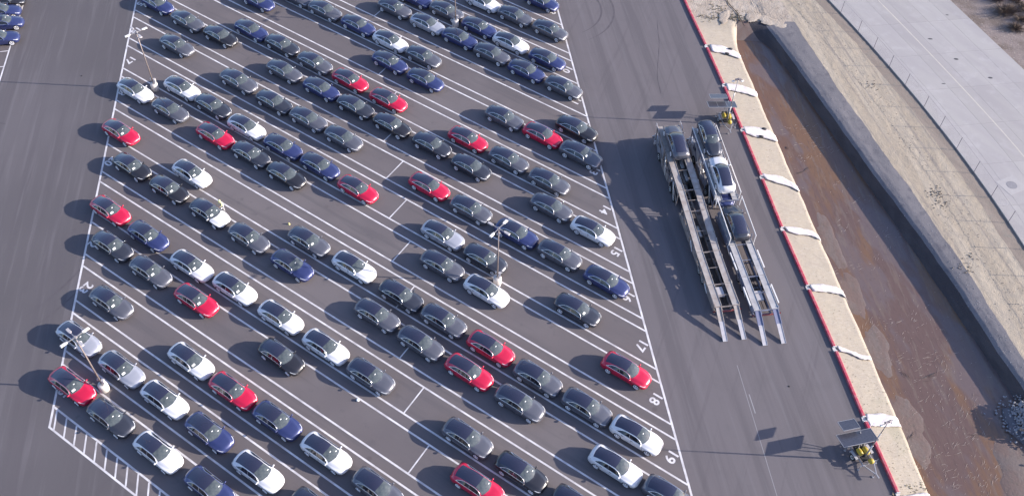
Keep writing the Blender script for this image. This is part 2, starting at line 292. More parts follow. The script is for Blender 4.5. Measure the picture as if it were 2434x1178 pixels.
def index_kids():
    KIDS.clear()
    for o in bpy.data.objects:
        if o.parent: KIDS.setdefault(o.parent.name, []).append(o)
def interp(pts, Y):      # x at Y along a polyline of (x, y), straight beyond its ends
    ys = [q[1] for q in pts]; xs = [q[0] for q in pts]
    if Y < ys[0]: n = min(3, len(pts)-1); return xs[0] + (Y-ys[0])*(xs[n]-xs[0])/(ys[n]-ys[0])
    if Y > ys[-1]: n = max(-4, -len(pts)); return xs[-1] + (Y-ys[-1])*(xs[-1]-xs[n])/(ys[-1]-ys[n])
    return float(np.interp(Y, ys, xs))
def smoothstep(a, b, x):
    t = min(1, max(0, (x-a)/(b-a))); return t*t*(3-2*t)
_ph = rng.uniform(0, 6.28, 12)
def wob(Y, s, a):        # an irregular wander along Y
    return a*(math.sin(Y*s+_ph[0]) + .6*math.sin(Y*s*2.3+_ph[1]) + .35*math.sin(Y*s*5.1+_ph[2]) + .2*math.sin(Y*s*11+_ph[3]))/2

# ------------------------------------------------------------------ terrain beside the lot
YS = [y for y in np.arange(-30, 30, 2.)] + [y for y in np.arange(30, 112, .4)] + [y for y in np.arange(112, 181, 3.)]
def closure(Y): return smoothstep(99.0, 96.0, Y) if Y > 60 else 1.0
ZW = -1.3
def edges(Y):
    """boundaries across the ditch at Y, as (x, z): kerb, lip, foot, far foot, terminator, crest, gravel edge, shoulder, road edge"""
    c = closure(Y); k = interp(KERB, Y); road = interp(CONC, Y)
    lip = interp(LIP, Y) + wob(Y, .7, .06)
    bs = interp(BASE, Y) + wob(Y+9, 1.3, .05); tm = interp(TERM, Y) + wob(Y+9, 1.1, .06)
    gr = interp(GRAVEL, Y) + wob(Y+31, .6, .14)
    if Y > 94:
        t = smoothstep(94, 99, Y); mid = (lip+bs)/2; bs = bs*(1-t) + (mid+.5)*t; lip = lip*(1-t*.4) + (mid-.5)*t*.4; tm = tm - .6*t
    if Y > 99: gr = gr
    foot = lip + .45
    bs = max(bs, foot+.3); tm = max(tm, bs+.35); gr = max(gr, tm+1.7); sh = max(road - 1.75 + wob(Y, .5, .15), gr + .6)
    road = max(road, sh+.8)
    return [(k+.26, .02), (lip, -.42*c), (foot, ZW*c - .10*c), (bs, ZW*c - .06*c), (tm+.22, -.20*c), (tm+.55, -.02*c),
            (tm+1.2, .08), (gr, .14), (sh, .26), (road, .17)]
def strip(name, i0, i1, nsub, m, ys=None, rough=0., over=0.):
    ys = ys or YS; V = []; F = []; prof = list(range(i0, i1+1)); n = None
    for Y in ys:
        e = edges(Y); row = []
        for j in range(i0, i1):
            (x0, z0), (x1, z1) = e[j], e[j+1]
            for s in range(nsub):
                t = s/nsub; row.append((x0+(x1-x0)*t, Y, z0+(z1-z0)*t))
        row.append((e[i1][0], Y, e[i1][1]))
        n = len(row)
        for a, q in enumerate(row):
            jit = rough*(rng.random()-.5) if 0 < a < n-1 else 0
            V.append((q[0], q[1], q[2]+jit))
    for i in range(len(ys)-1):
        for j in range(n-1): F.append((i*n+j, i*n+j+1, (i+1)*n+j+1, (i+1)*n+j))
    o = link(name, mesh(name, V, F, m, smooth=True)); tag(o, kind='structure'); return o
YH = 98.8      # the head of the ditch: beyond it trodden earth and dead grass
YL = [y for y in YS if y < YH-.2] + [YH]; YU = [YH] + [y for y in YS if y > YH+.2]
M_head = ground_mat('trodden_headland', (.36, .30, .245), [
    ('noise', (4, 1.2, 1), R(70), .42, .62, (.43, .37, .31), .9, 6),
    ('noise', (1.2, 1.2, 1.2), 0, .5, .7, (.25, .205, .165), .7, 6),
    ('noise', (.3, .3, .3), 0, .6, .7, (.17, .135, .105), .6, 4)], bumps=((6., .7, .06), (1.5, .5, .12)))
strip('headland', 0, 7, 6, M_head, ys=YU, rough=.05)
slope = strip('matting_slope', 0, 2, 10, M_matting, ys=YL, rough=.035)
bed = strip('pond_bed', 2, 3, 6, M_mud, ys=YL, rough=.03)
shadeb = strip('shaded_wet_bank', 3, 4, 6, M_shadebank, ys=YL, rough=.04)
bank = strip('gravel_bank', 4, 7, 6, M_gravel, ys=YL, rough=.02)
dirt = strip('dirt_verge', 7, 8, 14, M_dirt, rough=.06)
shld = strip('dirt_shoulder', 8, 9, 5, M_shoulder, rough=.04)
# water sheet
V = []; F = []; wy = [y for y in YS if -5 < y < 98.2]
for Y in wy:
    e = edges(Y); V += [(e[1][0]+.15, Y, ZW), ((e[1][0]+e[4][0])/2, Y, ZW), (e[4][0]-.12, Y, ZW)]
for i in range(len(wy)-1):
    for j in range(2): F.append((i*3+j, i*3+j+1, i*3+j+4, i*3+j+3))
tag(link('water', mesh('water', V, F, M_water, smooth=True)), kind='structure')
# silt shoals standing a finger above the water along the near bank, and the mud shore at the bottom right
def blob_sheet(name, cx, cy, rx, ry, rz, z, m, n=36, seed=0, h=.014):
    q = random.Random(seed); V = [(cx, cy, z+h)]; F = []
    ph = [q.uniform(0, 6.3) for _ in range(4)]
    for ring, (s, hz) in enumerate(((.55, h*.9), (.9, h*.6), (1., -.004))):
        for i in range(n):
            a = i*2*PI/n; w = 1 + .16*math.sin(2*a+ph[0]) + .12*math.sin(3*a+ph[1]) + .07*math.sin(7*a+ph[2]) + .04*math.sin(13*a+ph[3])
            x, y = rx*s*w*math.cos(a), ry*s*w*math.sin(a)
            V.append((cx + x*math.cos(rz)-y*math.sin(rz), cy + x*math.sin(rz)+y*math.cos(rz), z+hz))
    for i in range(n):
        F.append((0, 1+i, 1+(i+1) % n))
        for k in range(2): F.append((1+k*n+i, 1+(k+1)*n+i, 1+(k+1)*n+(i+1) % n, 1+k*n+(i+1) % n))
    return tag(link(name, mesh(name, V, F, m, smooth=True)), kind='structure')
for i, (Y, dx, rx, ry) in enumerate([(63.5, 1.5, 1.0, 3.4), (56.6, 1.3, 1.1, 2.9), (50.2, 1.5, 1.2, 2.6), (43.2, 1.5, 1.1, 2.2), (40.2, 1.3, .9, 2.2)]):
    blob_sheet('mud_shoal', interp(LIP, Y)+dx, Y, rx, ry, R(10), ZW+.002, M_mud, seed=i)
blob_sheet('mud_shore', 46.4, 36.4, 3.4, 5.4, R(20), ZW+.003, M_mud, seed=11, h=.10)
blob_sheet('mud_shore', 38.5, 32.2, 5.2, 3.0, R(10), ZW+.003, M_mud, seed=15, h=.04)
for i, (x, y, rx, ry) in enumerate([(31.2, 98.9, 1.3, .9), (33.0, 98.6, 1.4, .9), (34.6, 98.9, 1.2, 1.3), (29.3, 99.5, 1.2, .8), (25.6, 99.3, 1.5, .6)]):
    blob_sheet('earth_patch', x, y, rx, ry, R(20*i), .085, M_head, seed=30+i, h=.03)
# water worn gully and trodden earth at the head of the pond
for i, (pts, w) in enumerate([([(25.9, 104.8), (26.6, 102.0), (27.3, 100.4), (27.7, 98.8), (27.9, 97.6)], .07), ([(24.7, 100.3), (25.6, 99.4), (26.6, 98.9), (27.5, 98.5)], .05)]):
    V = []; F = []
    for j, (x, y) in enumerate(pts):
        k = (random.random()-.5)*.15
        V += [(x-w+k, y, .075), (x+k, y, .03), (x+w+k, y, .075)]
    for j in range(len(pts)-1): F += [(j*3, j*3+1, j*3+4, j*3+3), (j*3+1, j*3+2, j*3+5, j*3+4)]
    tag(link('gully', mesh('gully', V, F, mat('dark_gully_soil', (.10, .08, .065), .9))), kind='structure')

# base ground to the horizon, open where the ditch is dug
def quad(x0, y0, x1, y1, z): return [(x0, y0, z), (x1, y0, z), (x1, y1, z), (x0, y1, z)]
b = MB()
for q in ((-1500, -1500, 1500, -30), (-1500, 180, 1500, 1500), (-1500, -30, 15, 180), (95, -30, 1500, 180)):
    b.add(quad(*q, -.03), [(0, 1, 2, 3)])
ybs = [-30, 0, 30, 60, 90, 120, 150, 180]
for y0, y1 in zip(ybs[:-1], ybs[1:]):      # between the verge and x = 95
    b.add([(interp(CONC, y0)+1, y0, -.03), (95, y0, -.03), (95, y1, -.03), (interp(CONC, y1)+1, y1, -.03)], [(0, 1, 2, 3)])
for y0, y1 in zip(ybs[:-1], ybs[1:]):
    b.add([(15, y0, -.03), (interp(KERB, y0)+.3, y0, -.03), (interp(KERB, y1)+.3, y1, -.03), (15, y1, -.03)], [(0, 1, 2, 3)])
tag(b.build('ground', M_base), kind='structure')
# asphalt apron up to the kerb
b = MB(); ya = list(range(-30, 181, 10))
for y0, y1 in zip(ya[:-1], ya[1:]):
    b.add([(-220, y0, 0), (interp(KERB, y0)+.02, y0, 0), (interp(KERB, y1)+.02, y1, 0), (-220, y1, 0)], [(0, 1, 2, 3)])
tag(b.build('asphalt', M_asphalt), kind='structure')

# ------------------------------------------------------------------ the marked lot
TH = LANE['th']; AV = Vector((math.cos(TH), math.sin(TH), 0)); BV = Vector((-math.sin(TH), math.cos(TH), 0))
def LP(k, s, z=0.): return AV*s + BV*(LANE['t0'] - (k-16)*LANE['P']) + Vector((0, 0, z))
def edge_s(k, right): return (LANE['sR'] if right else LANE['sL']) + LANE['cot']*(LANE['t0'] - (k-16)*LANE['P'])
WL = LANE['W']/LANE['P']
K0, K1 = 4, 26.12
lot = link('parking_lot', mesh('parking_lot', [LP(K0-2, edge_s(K0-2, 0), .004), LP(K0-2, edge_s(K0-2, 1), .004), LP(30, edge_s(30, 1), .004), LP(30, edge_s(30, 0), .004)], [(3, 2, 1, 0)], M_lot))
# the surface follows the pale strip, so trim it to the hatched edge at the near side
me = lot.data; me.clear_geometry()
me.from_pydata([LP(K0-2, edge_s(K0-2, 0), .004), LP(K0-2, edge_s(K0-2, 1), .004), LP(K1, edge_s(K1, 1), .004), LP(K1, edge_s(K1, 0), .004)], [], [(3, 2, 1, 0)]); me.update()
tag(lot, kind='structure')
def stripe(p0, p1, w, name, z=.008, m=M_paint, parent=lot):
    d = (p1-p0).normalized(); n = Vector((-d.y, d.x, 0))*w/2; q = Vector((0, 0, z))
    p0 = Vector((p0.x, p0.y, 0)); p1 = Vector((p1.x, p1.y, 0))
    return link(name, mesh(name, [p0-n+q, p1-n+q, p1+n+q, p0+n+q], [(0, 1, 2, 3)], m), parent)
stripe(LP(K0-2, edge_s(K0-2, 0)), LP(K1+.012, edge_s(K1+.012, 0)), .19, 'edge_line', z=.010)
stripe(LP(K0-2, edge_s(K0-2, 1)), LP(K1+.012, edge_s(K1+.012, 1)), .19, 'edge_line', z=.010)
for k in range(K0, 26):
    for e in (0, WL):
        kk = k+e
        if k == 25 and e: kk = 25.765
        stripe(LP(kk, edge_s(kk, 0)+.1), LP(kk, edge_s(kk, 1)-.1), .165, 'lane_line')
    s = -48.35 + 3.83*(k-16)
    stripe(LP(k+.02, s-.06), LP(k+WL-.02, s+.1), .12, 'stall_divider', z=.0085)
stripe(LP(26.12, edge_s(26.12, 0)+.05), LP(26.12, edge_s(26.12, 1)-.05), .165, 'lane_line')
s = edge_s(25.765, 0)+.55; i = 0
while s < -5:
    stripe(LP(25.785, s), LP(26.105, s + (edge_s(26.12, 0)-edge_s(25.78, 0))*1.0 + .0), .14, 'hatch_line', z=.0085); s += 1.27
def text_mesh(txt, size):
    cu = bpy.data.curves.new('digits', 'FONT'); cu.body = txt; cu.size = size; cu.align_x = 'CENTER'; cu.align_y = 'CENTER'
    cu.offset = .03; cu.resolution_u = 3
    o = bpy.data.objects.new('digits', cu); col.objects.link(o)
    bpy.context.view_layer.update()
    me = bpy.data.meshes.new_from_object(o.evaluated_get(bpy.context.evaluated_depsgraph_get()))
    bpy.data.objects.remove(o); bpy.data.curves.remove(cu)
    me.materials.clear(); me.materials.append(M_paint); me.name = 'lane_number'; return me
for k in range(K0, 26):
    tm = text_mesh(str(k), 1.28)
    for right in (0, 1):
        if right and k > 22: continue
        s = edge_s(k+.38, right) + (-1.08 if right else .95)
        o = link('lane_number', tm, lot)
        mw = Matrix((-BV, AV, Vector((0, 0, 1)))).transposed().to_4x4(); mw.translation = LP(k+.38, s, .009)
        o.matrix_world = mw
        o['label'] = f'painted white number {k} at the {"right" if right else "left"} end of its lane'
# second lot at the far left
e = [Vector((x, y, 0)) for x, y in LLOT['edge']]
lot2 = link('far_parking_lot', mesh('far_parking_lot', [(-120, 62, .004), (-59.42+4.6, 62, .004), (-62.2-1.6, 108, .004), (-120, 108, .004)], [(0, 1, 2, 3)], M_lot)); tag(lot2, kind='structure')
me = lot2.data; me.clear_geometry()
dE = (e[0]-e[3]).normalized(); eA = e[3]-dE*25; eB = e[0]+dE*14
me.from_pydata([(-120, eA.y, .004), (eA.x, eA.y, .004), (eB.x, eB.y, .004), (-120, eB.y, .004)], [], [(0, 1, 2, 3)]); me.update()
stripe(eA, e[3]+dE*7.0, .16, 'edge_line', z=.010, parent=lot2); stripe(e[1], eB, .16, 'edge_line', z=.010, parent=lot2)
D2 = Vector((math.cos(R(15)), math.sin(R(15)), 0))
for i in range(-4, 11):
    q = e[3] + dE*(2.4 + 2.9*i); stripe(q-D2*5.4, q-D2*.05, .13, 'stall_line', parent=lot2)
# seams and scuffs on the drive lane
for x0, y0, x1, y1, w, m in [(20.9, 46.9, 22.7, 34, .05, M_scrape), (21.6, 43.9, 21.9, 42.0, .09, M_scrape)]:
    o = stripe(Vector((x0, y0, 0)), Vector((x1, y1, 0)), w, 'seam', z=.004, m=m, parent=None); tag(o, kind='structure')

M_crack = mat('sealed_crack', (.055, .045, .050), .6)
for x, y, a, L in [(-56, 74, 172, 9), (16.5, 84, 97, 14), (23.2, 56, 100, 7), (-49, 38, 62, 7)]:
    b = MB(); px, py = x, y; a0 = R(a); V = []; n = int(L/.5)
    for j in range(n+1):
        w = .022+.012*math.sin(j*1.3); V += [(px - w*math.sin(a0), py + w*math.cos(a0), .003), (px + w*math.sin(a0), py - w*math.cos(a0), .003)]
        a0 += R(random.uniform(-5, 5)); px += .5*math.cos(a0); py += .5*math.sin(a0)
    tag(b.add(V, [(2*j, 2*j+1, 2*j+3, 2*j+2) for j in range(n)]).build('sealed_crack', M_crack), kind='structure')
M_tyremark = mat('rubber_tyre_mark', (.078, .067, .075), .75, noise=((.10, .088, .096), .9), scale=1.5)
for cx, cy, rad, a0, a1 in [(4.5, 99.5, 5.5, -60, 75), (4.5, 99.5, 7.1, -60, 75), (-62.0, 62.0, 22.0, -38, 20), (-62.0, 62.0, 23.6, -38, 20)]:
    n = 40; V = []
    for j in range(n+1):
        a = R(a0+(a1-a0)*j/n); w = .11*min(1, 4*min(j, n-j)/n+.1)
        V += [(cx+(rad-w)*math.cos(a), cy+(rad-w)*math.sin(a), .0025), (cx+(rad+w)*math.cos(a), cy+(rad+w)*math.sin(a), .0025)]
    tag(link('tyre_mark', mesh('tyre_mark', V, [(2*j, 2*j+1, 2*j+3, 2*j+2) for j in range(n)], M_tyremark)), kind='structure')
# ------------------------------------------------------------------ red kerb with openings
kerb = empty('kerb'); tag(kerb, kind='structure')
kerb_pts = lambda Y: Vector((interp(KERB, Y)+.13, Y, 0))
gy = sorted(g[1] for g in GAPS)
stops = [-28] + gy + [122, 150, 178]
for i in range(len(stops)-1):
    y0 = stops[i] + (.28 if i else 0); y1 = stops[i+1] - .28
    n = max(2, int((y1-y0)/1.2)); V = []; F = []
    for j in range(n+1):
        Y = y0+(y1-y0)*j/n; c = kerb_pts(Y)
        for dx, z in ((-.15, 0), (-.13, .17), (-.09, .2), (.10, .2), (.15, .17), (.16, 0)): V.append((c.x+dx, Y, z))
    for j in range(n):
        for t in range(5): F.append((j*6+t, j*6+t+1, (j+1)*6+t+1, (j+1)*6+t))
    F += [(0, 1, 2, 3, 4, 5), tuple(n*6+t for t in range(5, -1, -1))]
    link('kerb_segment', mesh('kerb_segment', V, F, M_red), kerb)
for g in gy:
    c = kerb_pts(g); b = MB().box((c.x-.02, g, .03), (.34, .52, .06), rz=R(8)).box((c.x+.01, g+.24, .12), (.30, .10, .14), rz=R(8)).box((c.x+.01, g-.24, .12), (.30, .10, .14), rz=R(8))
    b.build('inlet', M_kerbcon, kerb)

# geotextile sheets draped down the slope from each kerb opening
def zat(x, y):
    e = edges(y)
    for (x0, z0), (x1, z1) in zip(e[:-1], e[1:]):
        if x0 <= x <= x1: return z0+(z1-z0)*(x-x0)/(x1-x0)
    return 0. if x < e[0][0] else e[-1][1]
places = ['farthest of all, held by two dark sandbags', 'behind the mast of the farther light tower', 'beside the hauler cabs, two dark sandbags on it',
          'level with the white car on the hauler', 'level with the dark car on the trailer', 'level with the rear deck of the haulers',
          'narrow and twisted, below the hauler ramps', 'broad one behind the nearer light tower', 'cut off by the bottom picture edge']
for i, poly in enumerate(SHEETS):
    half = len(poly)//2; top = poly[:half]; bot = poly[half:][::-1]
    n, mrows = 16, 5; V = []; F = []; q = random.Random(i)
    def along(pl, t):
        s = t*(len(pl)-1); j = min(int(s), len(pl)-2); u = s-j
        return Vector(pl[j]).lerp(Vector(pl[j+1]), u)
    for a in range(n+1):
        for c in range(mrows+1):
            p0 = along(top, a/n).lerp(along(bot, a/n), c/mrows)
            p0.x += q.uniform(-.04, .04); p0.y += q.uniform(-.05, .05)
            z = zat(p0.x, p0.y) + .11 + .03*math.sin(a*1.7+i) * math.sin(c*1.9) + q.uniform(-.015, .02)
            V.append((p0.x, p0.y, max(z, ZW+.05)))
    for a in range(n):
        for c in range(mrows): F.append((a*(mrows+1)+c, (a+1)*(mrows+1)+c, (a+1)*(mrows+1)+c+1, a*(mrows+1)+c+1))
    o = link('geotextile_sheet', mesh('geotextile_sheet', V, F, M_sheet, smooth=True))
    md = o.modifiers.new('thick', 'SOLIDIFY'); md.thickness = .03
    tag(o, 'white fabric sheet on straw slope, '+places[i], 'fabric sheet', 'white sheets down the slope')
for j, (sx, sy) in enumerate([(.42, .05), (.48, .95), (.42, .05), (.50, .95)]):
    poly = SHEETS[0 if j < 2 else 2]; half = len(poly)//2; top = poly[:half]; bot = poly[half:][::-1]
    a = Vector(top[int(sx*(half-1))]).lerp(Vector(top[int(sx*(half-1))+1]), .6); c = Vector(bot[int(sx*(len(bot)-1))]).lerp(Vector(bot[int(sx*(len(bot)-1))+1]), .6); p0 = a.lerp(c, sy)
    b = MB().lathe([(.02, -.28), (.12, -.22), (.15, 0), (.12, .22), (.02, .28)], axis='X', n=10)
    o = b.build('sandbag', M_bag, smooth=True, loc=(p0.x, p0.y, zat(p0.x, p0.y)+.2), rot=(0, 0, R(-12)))
    tag(o, 'dark sandbag holding the %s edge of the %s white sheet' % (('upper', 'lower')[j % 2], ('farthest', 'third farthest')[j//2]), 'sandbag', 'sandbags on the white sheets')

# ------------------------------------------------------------------ concrete road: slabs as parts
road = empty('concrete_road'); tag(road, kind='structure')
cA, cB = Vector((interp(CONC, 60), 60)), Vector((interp(CONC, 100), 100))
def road_x(Y, f):
    x0 = interp(CONC, Y)+.0; (rx1, ry1), (rx0, ry0) = ROADR[1], ROADR[0]
    if ry1 < ry0: pass
    sl = (ROADR[1][0]-ROADR[0][0])/(ROADR[1][1]-ROADR[0][1]); x1 = ROADR[0][0] + sl*(Y-ROADR[0][1])
    x1 = max(x1, x0+10) if Y > 60 else max(x1, x0+16)
    x1 = min(x1, x0+17.5)
    return x0 + (x1-x0)*f
lanes = [0, .13, .30, .47, .64, .82, 1.0]
ys = list(np.arange(-28, 176, 6.0))
for a, b_ in zip(lanes[:-1], lanes[1:]):
    for y0, y1 in zip(ys[:-1], ys[1:]):
        g = .009; V = []
        n = 4
        for t in range(n+1):
            Y = y0+g + (y1-y0-2*g)*t/n
            sk = 3.0*(a); sk2 = 3.0*b_
            V += [(road_x(Y+sk, a)+g, Y+sk, .31), (road_x(Y+sk2, b_)-g, Y+sk2, .31)]
        m0 = len(V); V += [(x, y, -.1) for x, y, z in V]
        F = [(2*t, 2*t+1, 2*t+3, 2*t+2) for t in range(n)] + [(2*t, 2*t+2, m0+2*t+2, m0+2*t) for t in range(n)] + [(2*t+1, m0+2*t+1, m0+2*t+3, 2*t+3) for t in range(n)]
        F += [(0, m0, m0+1, 1), (2*n, 2*n+1, m0+2*n+1, m0+2*n)]
        link('slab', mesh('slab', V, F, M_concrete if random.random() < .74 else M_concrete2), road)
# joint filler under the slabs, faded line, tar patches, manhole
V = []; F = []
for i, Y in enumerate(ys): V += [(road_x(Y, 0)+.05, Y, .285), (road_x(Y, 1)-.05, Y, .285)]
for i in range(len(ys)-1): F.append((2*i, 2*i+1, 2*i+3, 2*i+2))
link('joint_filler', mesh('joint_filler', V, F, mat('joint_filler', (.22, .205, .21), .9)), road)
for i in range(10, 24):
    Y = ys[i]; pts = [(road_x(Y+t, .40), Y+t) for t in (0, 3, 6)]
    for (x0, y0), (x1, y1) in zip(pts[:-1], pts[1:]): stripe(Vector((x0, y0, 0)), Vector((x1, y1, 0)), .15, 'faded_line', z=.3145, m=M_fadedpaint, parent=road)
for x, y, rx, ry in [(50.9, 96.3, .30, .14), (53.1, 92.5, .28, .18), (56.3, 89.2, .28, .16), (50.3, 87.7, .25, .08), (59.7, 81.9, .12, .10), (54.4, 101.5, .2, .1)]:
    V = [(x+rx*math.cos(t*PI/5)*(1+.2*math.sin(3*t)), y+ry*math.sin(t*PI/5), .3142) for t in range(10)]
    link('tar_patch', mesh('tar_patch', V, [tuple(range(10))], M_seam), road)
mh = empty('manhole_cover', (MAN[0], MAN[1], .312)); tag(mh, 'round iron manhole cover in a square pale concrete apron on the road', 'manhole cover')
MB().box((0, 0, .004), (2.5, 2.2, .012), rz=R(28)).build('apron', mat('pale_apron_concrete', (.37, .35, .345), .8, noise=((.32, .30, .30), .6), scale=2.), mh)
b = MB().lathe([(.56, .0), (.56, .022), (.50, .024), (.50, .018), (.01, .018)], n=24); b.build('cover', mat('worn_iron', (.26, .25, .26), .6, noise=((.17, .16, .17), .8), scale=12), mh)

# ------------------------------------------------------------------ chain link fence
fence = empty('fence', (FENCE[0][0], FENCE[0][1], .0)); tag(fence, 'thin chain link fence of slender steel posts along the concrete road edge', 'fence')
fp = [Vector((x-.12, y, 0)) for x, y in FENCE]
d0 = (fp[0]-fp[1]); d1 = (fp[-1]-fp[-2])
fp = [fp[0]+d0*i for i in range(6, 0, -1)] + fp + [fp[-1]+d1*i for i in range(1, 7)]
for i, q in enumerate(fp): q.x = min(q.x, interp(CONC, q.y)-.12)
pb = MB().tube([(0, 0, 0), (0, 0, 2.05)], .032, 6).me('post', M_darkpost)
org = Vector(fence.location)
for q in fp: link('post', pb, fence, q-org)
for z, r in ((2.02, .011), (.12, .008)):
    MB().tube([q-org+Vector((0, 0, z)) for q in fp], r, 4, False).build('wire', M_darkpost, fence)
V = []; F = []
def wirequad(p0, p1, w=.003):
    i = len(V); n = Vector((0, 0, w)); V.extend([p0-n, p1-n, p1+n, p0+n]); F.append((i, i+1, i+2, i+3))
for q0, q1 in zip(fp[:-1], fp[1:]):
    L = (q1-q0).length; n = int(L/.18); h = 1.9
    for i in range(n):
        for sgn in (1, -1):
            z = .12; t = i/n
            # a diagonal wire climbing from the foot; clipped inside its bay
            t1 = t + sgn*h/L
            zz = h
            if t1 > 1: zz = h*(1-t)/(t1-t); t1 = 1
            if t1 < 0: zz = h*(t)/(t-t1); t1 = 0
            wirequad(q0.lerp(q1, t)-org+Vector((0, 0, z)), q0.lerp(q1, t1)-org+Vector((0, 0, z+zz)))
o = link('mesh_wire', mesh('mesh_wire', V, F, M_darkpost), fence); o['kind'] = 'stuff'

# ------------------------------------------------------------------ the car
def smooth_profile(keys):
    xs = np.linspace(-2.36, 2.36, 473); y = np.interp(xs, [k[0] for k in keys], [k[1] for k in keys])
    ker = np.exp(-np.linspace(-2, 2, 15)**2); ker /= ker.sum()
    yp = np.pad(y, 7, mode='edge'); ys_ = np.convolve(yp, ker, 'valid')
    w = np.clip((2.345-np.abs(xs))/.12, 0, 1); ys_ = ys_*w + y*(1-w)
    return lambda x: float(np.interp(x, xs, ys_))
ZC = smooth_profile([(-2.345, .66), (-2.32, .88), (-2.24, 1.04), (-2.08, 1.125), (-1.6, 1.25), (-1.1, 1.36), (-.6, 1.43), (-.2, 1.445), (.15, 1.425), (.5, 1.335), (.9, 1.14), (1.14, 1.0), (1.25, .965), (1.6, .90), (1.95, .81), (2.15, .735), (2.28, .63), (2.345, .52)])
WB = smooth_profile([(-2.345, .55), (-2.3, .72), (-2.15, .83), (-1.9, .895), (-1.4, .925), (-.5, .905), (.5, .905), (1.4, .925), (1.8, .88), (2.05, .80), (2.2, .70), (2.3, .54), (2.345, .40)])
ZB = smooth_profile([(-2.345, .64), (-2.3, .80), (-2.15, .93), (-1.9, .985), (-1.4, 1.0), (-.5, .965), (.3, .93), (1.0, .885), (1.5, .84), (1.9, .74), (2.15, .66), (2.28, .58), (2.345, .50)])
YR = smooth_profile([(-2.345, .44), (-2.1, .64), (-1.85, .605), (-1.5, .59), (-1.1, .605), (-.5, .62), (.2, .61), (.7, .655), (1.15, .72), (1.5, .66), (2.0, .55), (2.2, .45), (2.345, .28)])
ZL = smooth_profile([(-2.345, .42), (-2.2, .28), (-1.9, .2), (1.9, .18), (2.2, .2), (2.345, .3)])
XST = [-2.345, -2.325, -2.29, -2.24, -2.16, -2.07, -1.97, -1.86, -1.74, -1.62, -1.5, -1.38, -1.25, -1.1, -.95, -.8, -.62, -.44, -.26, -.08, .08, .22, .34, .46, .58, .7, .82, .93, 1.03, 1.12, 1.2, 1.3, 1.42, 1.56, 1.7, 1.83, 1.95, 2.05, 2.14, 2.21, 2.27, 2.315, 2.345]
NR = 13
def ring(x):
    w, zb, yr, zc, zl = WB(x), ZB(x), YR(x), ZC(x), ZL(x)
    cab = smoothstep(-2.15, -1.8, x)*smoothstep(1.2, 1.05, x)
    zt = zc - .045 - .05*cab
    zb = min(zb, zt-.01)
    t_ = min(1., max(0., 1-((-.75-x)/.98)**2)) if x < -.75 else (min(1., max(0., 1-((x-.62)/.36)**2)) if x > .62 else 1.)
    rg = [(0, zl), (.8*w, zl), (.96*w, zl+.07), (1.0*w, .42), (w, .62 if .62 < zb-.1 else (zb+.42)/2), (w*.985, zb-.07 if zb-.07 > .5 else zb-.03), (w*.955, zb),
            (w*.93+(yr-w*.93)*.06, zb+.018*cab+.002), None, (yr, zt), (yr-.035, zt+.028), (yr*.6, zc-.012), (0, zc)]
    (ya_, za_), (yb_, zb_) = rg[7], rg[9]; t_ = .02+.94*t_; rg[8] = (ya_+(yb_-ya_)*t_, za_+(zb_-za_)*t_)
    return rg
BX = [-2.345, -2.1, -1.9, -1.3, -.6, .2, .8, 1.12, 1.5, 2.0, 2.345]; BC = [.06, .10, .12, .06, 0, -.04, -.12, -.20, -.14, -.10, -.06]
def bent(x, y, j):      # glass edges and panels bow across the car
    return x + float(np.interp(x, BX, BC))*(abs(y)/.62)**2*(1. if j > 8 else (.6 if j > 5 else 0.))*(1 if j > 5 else 0)
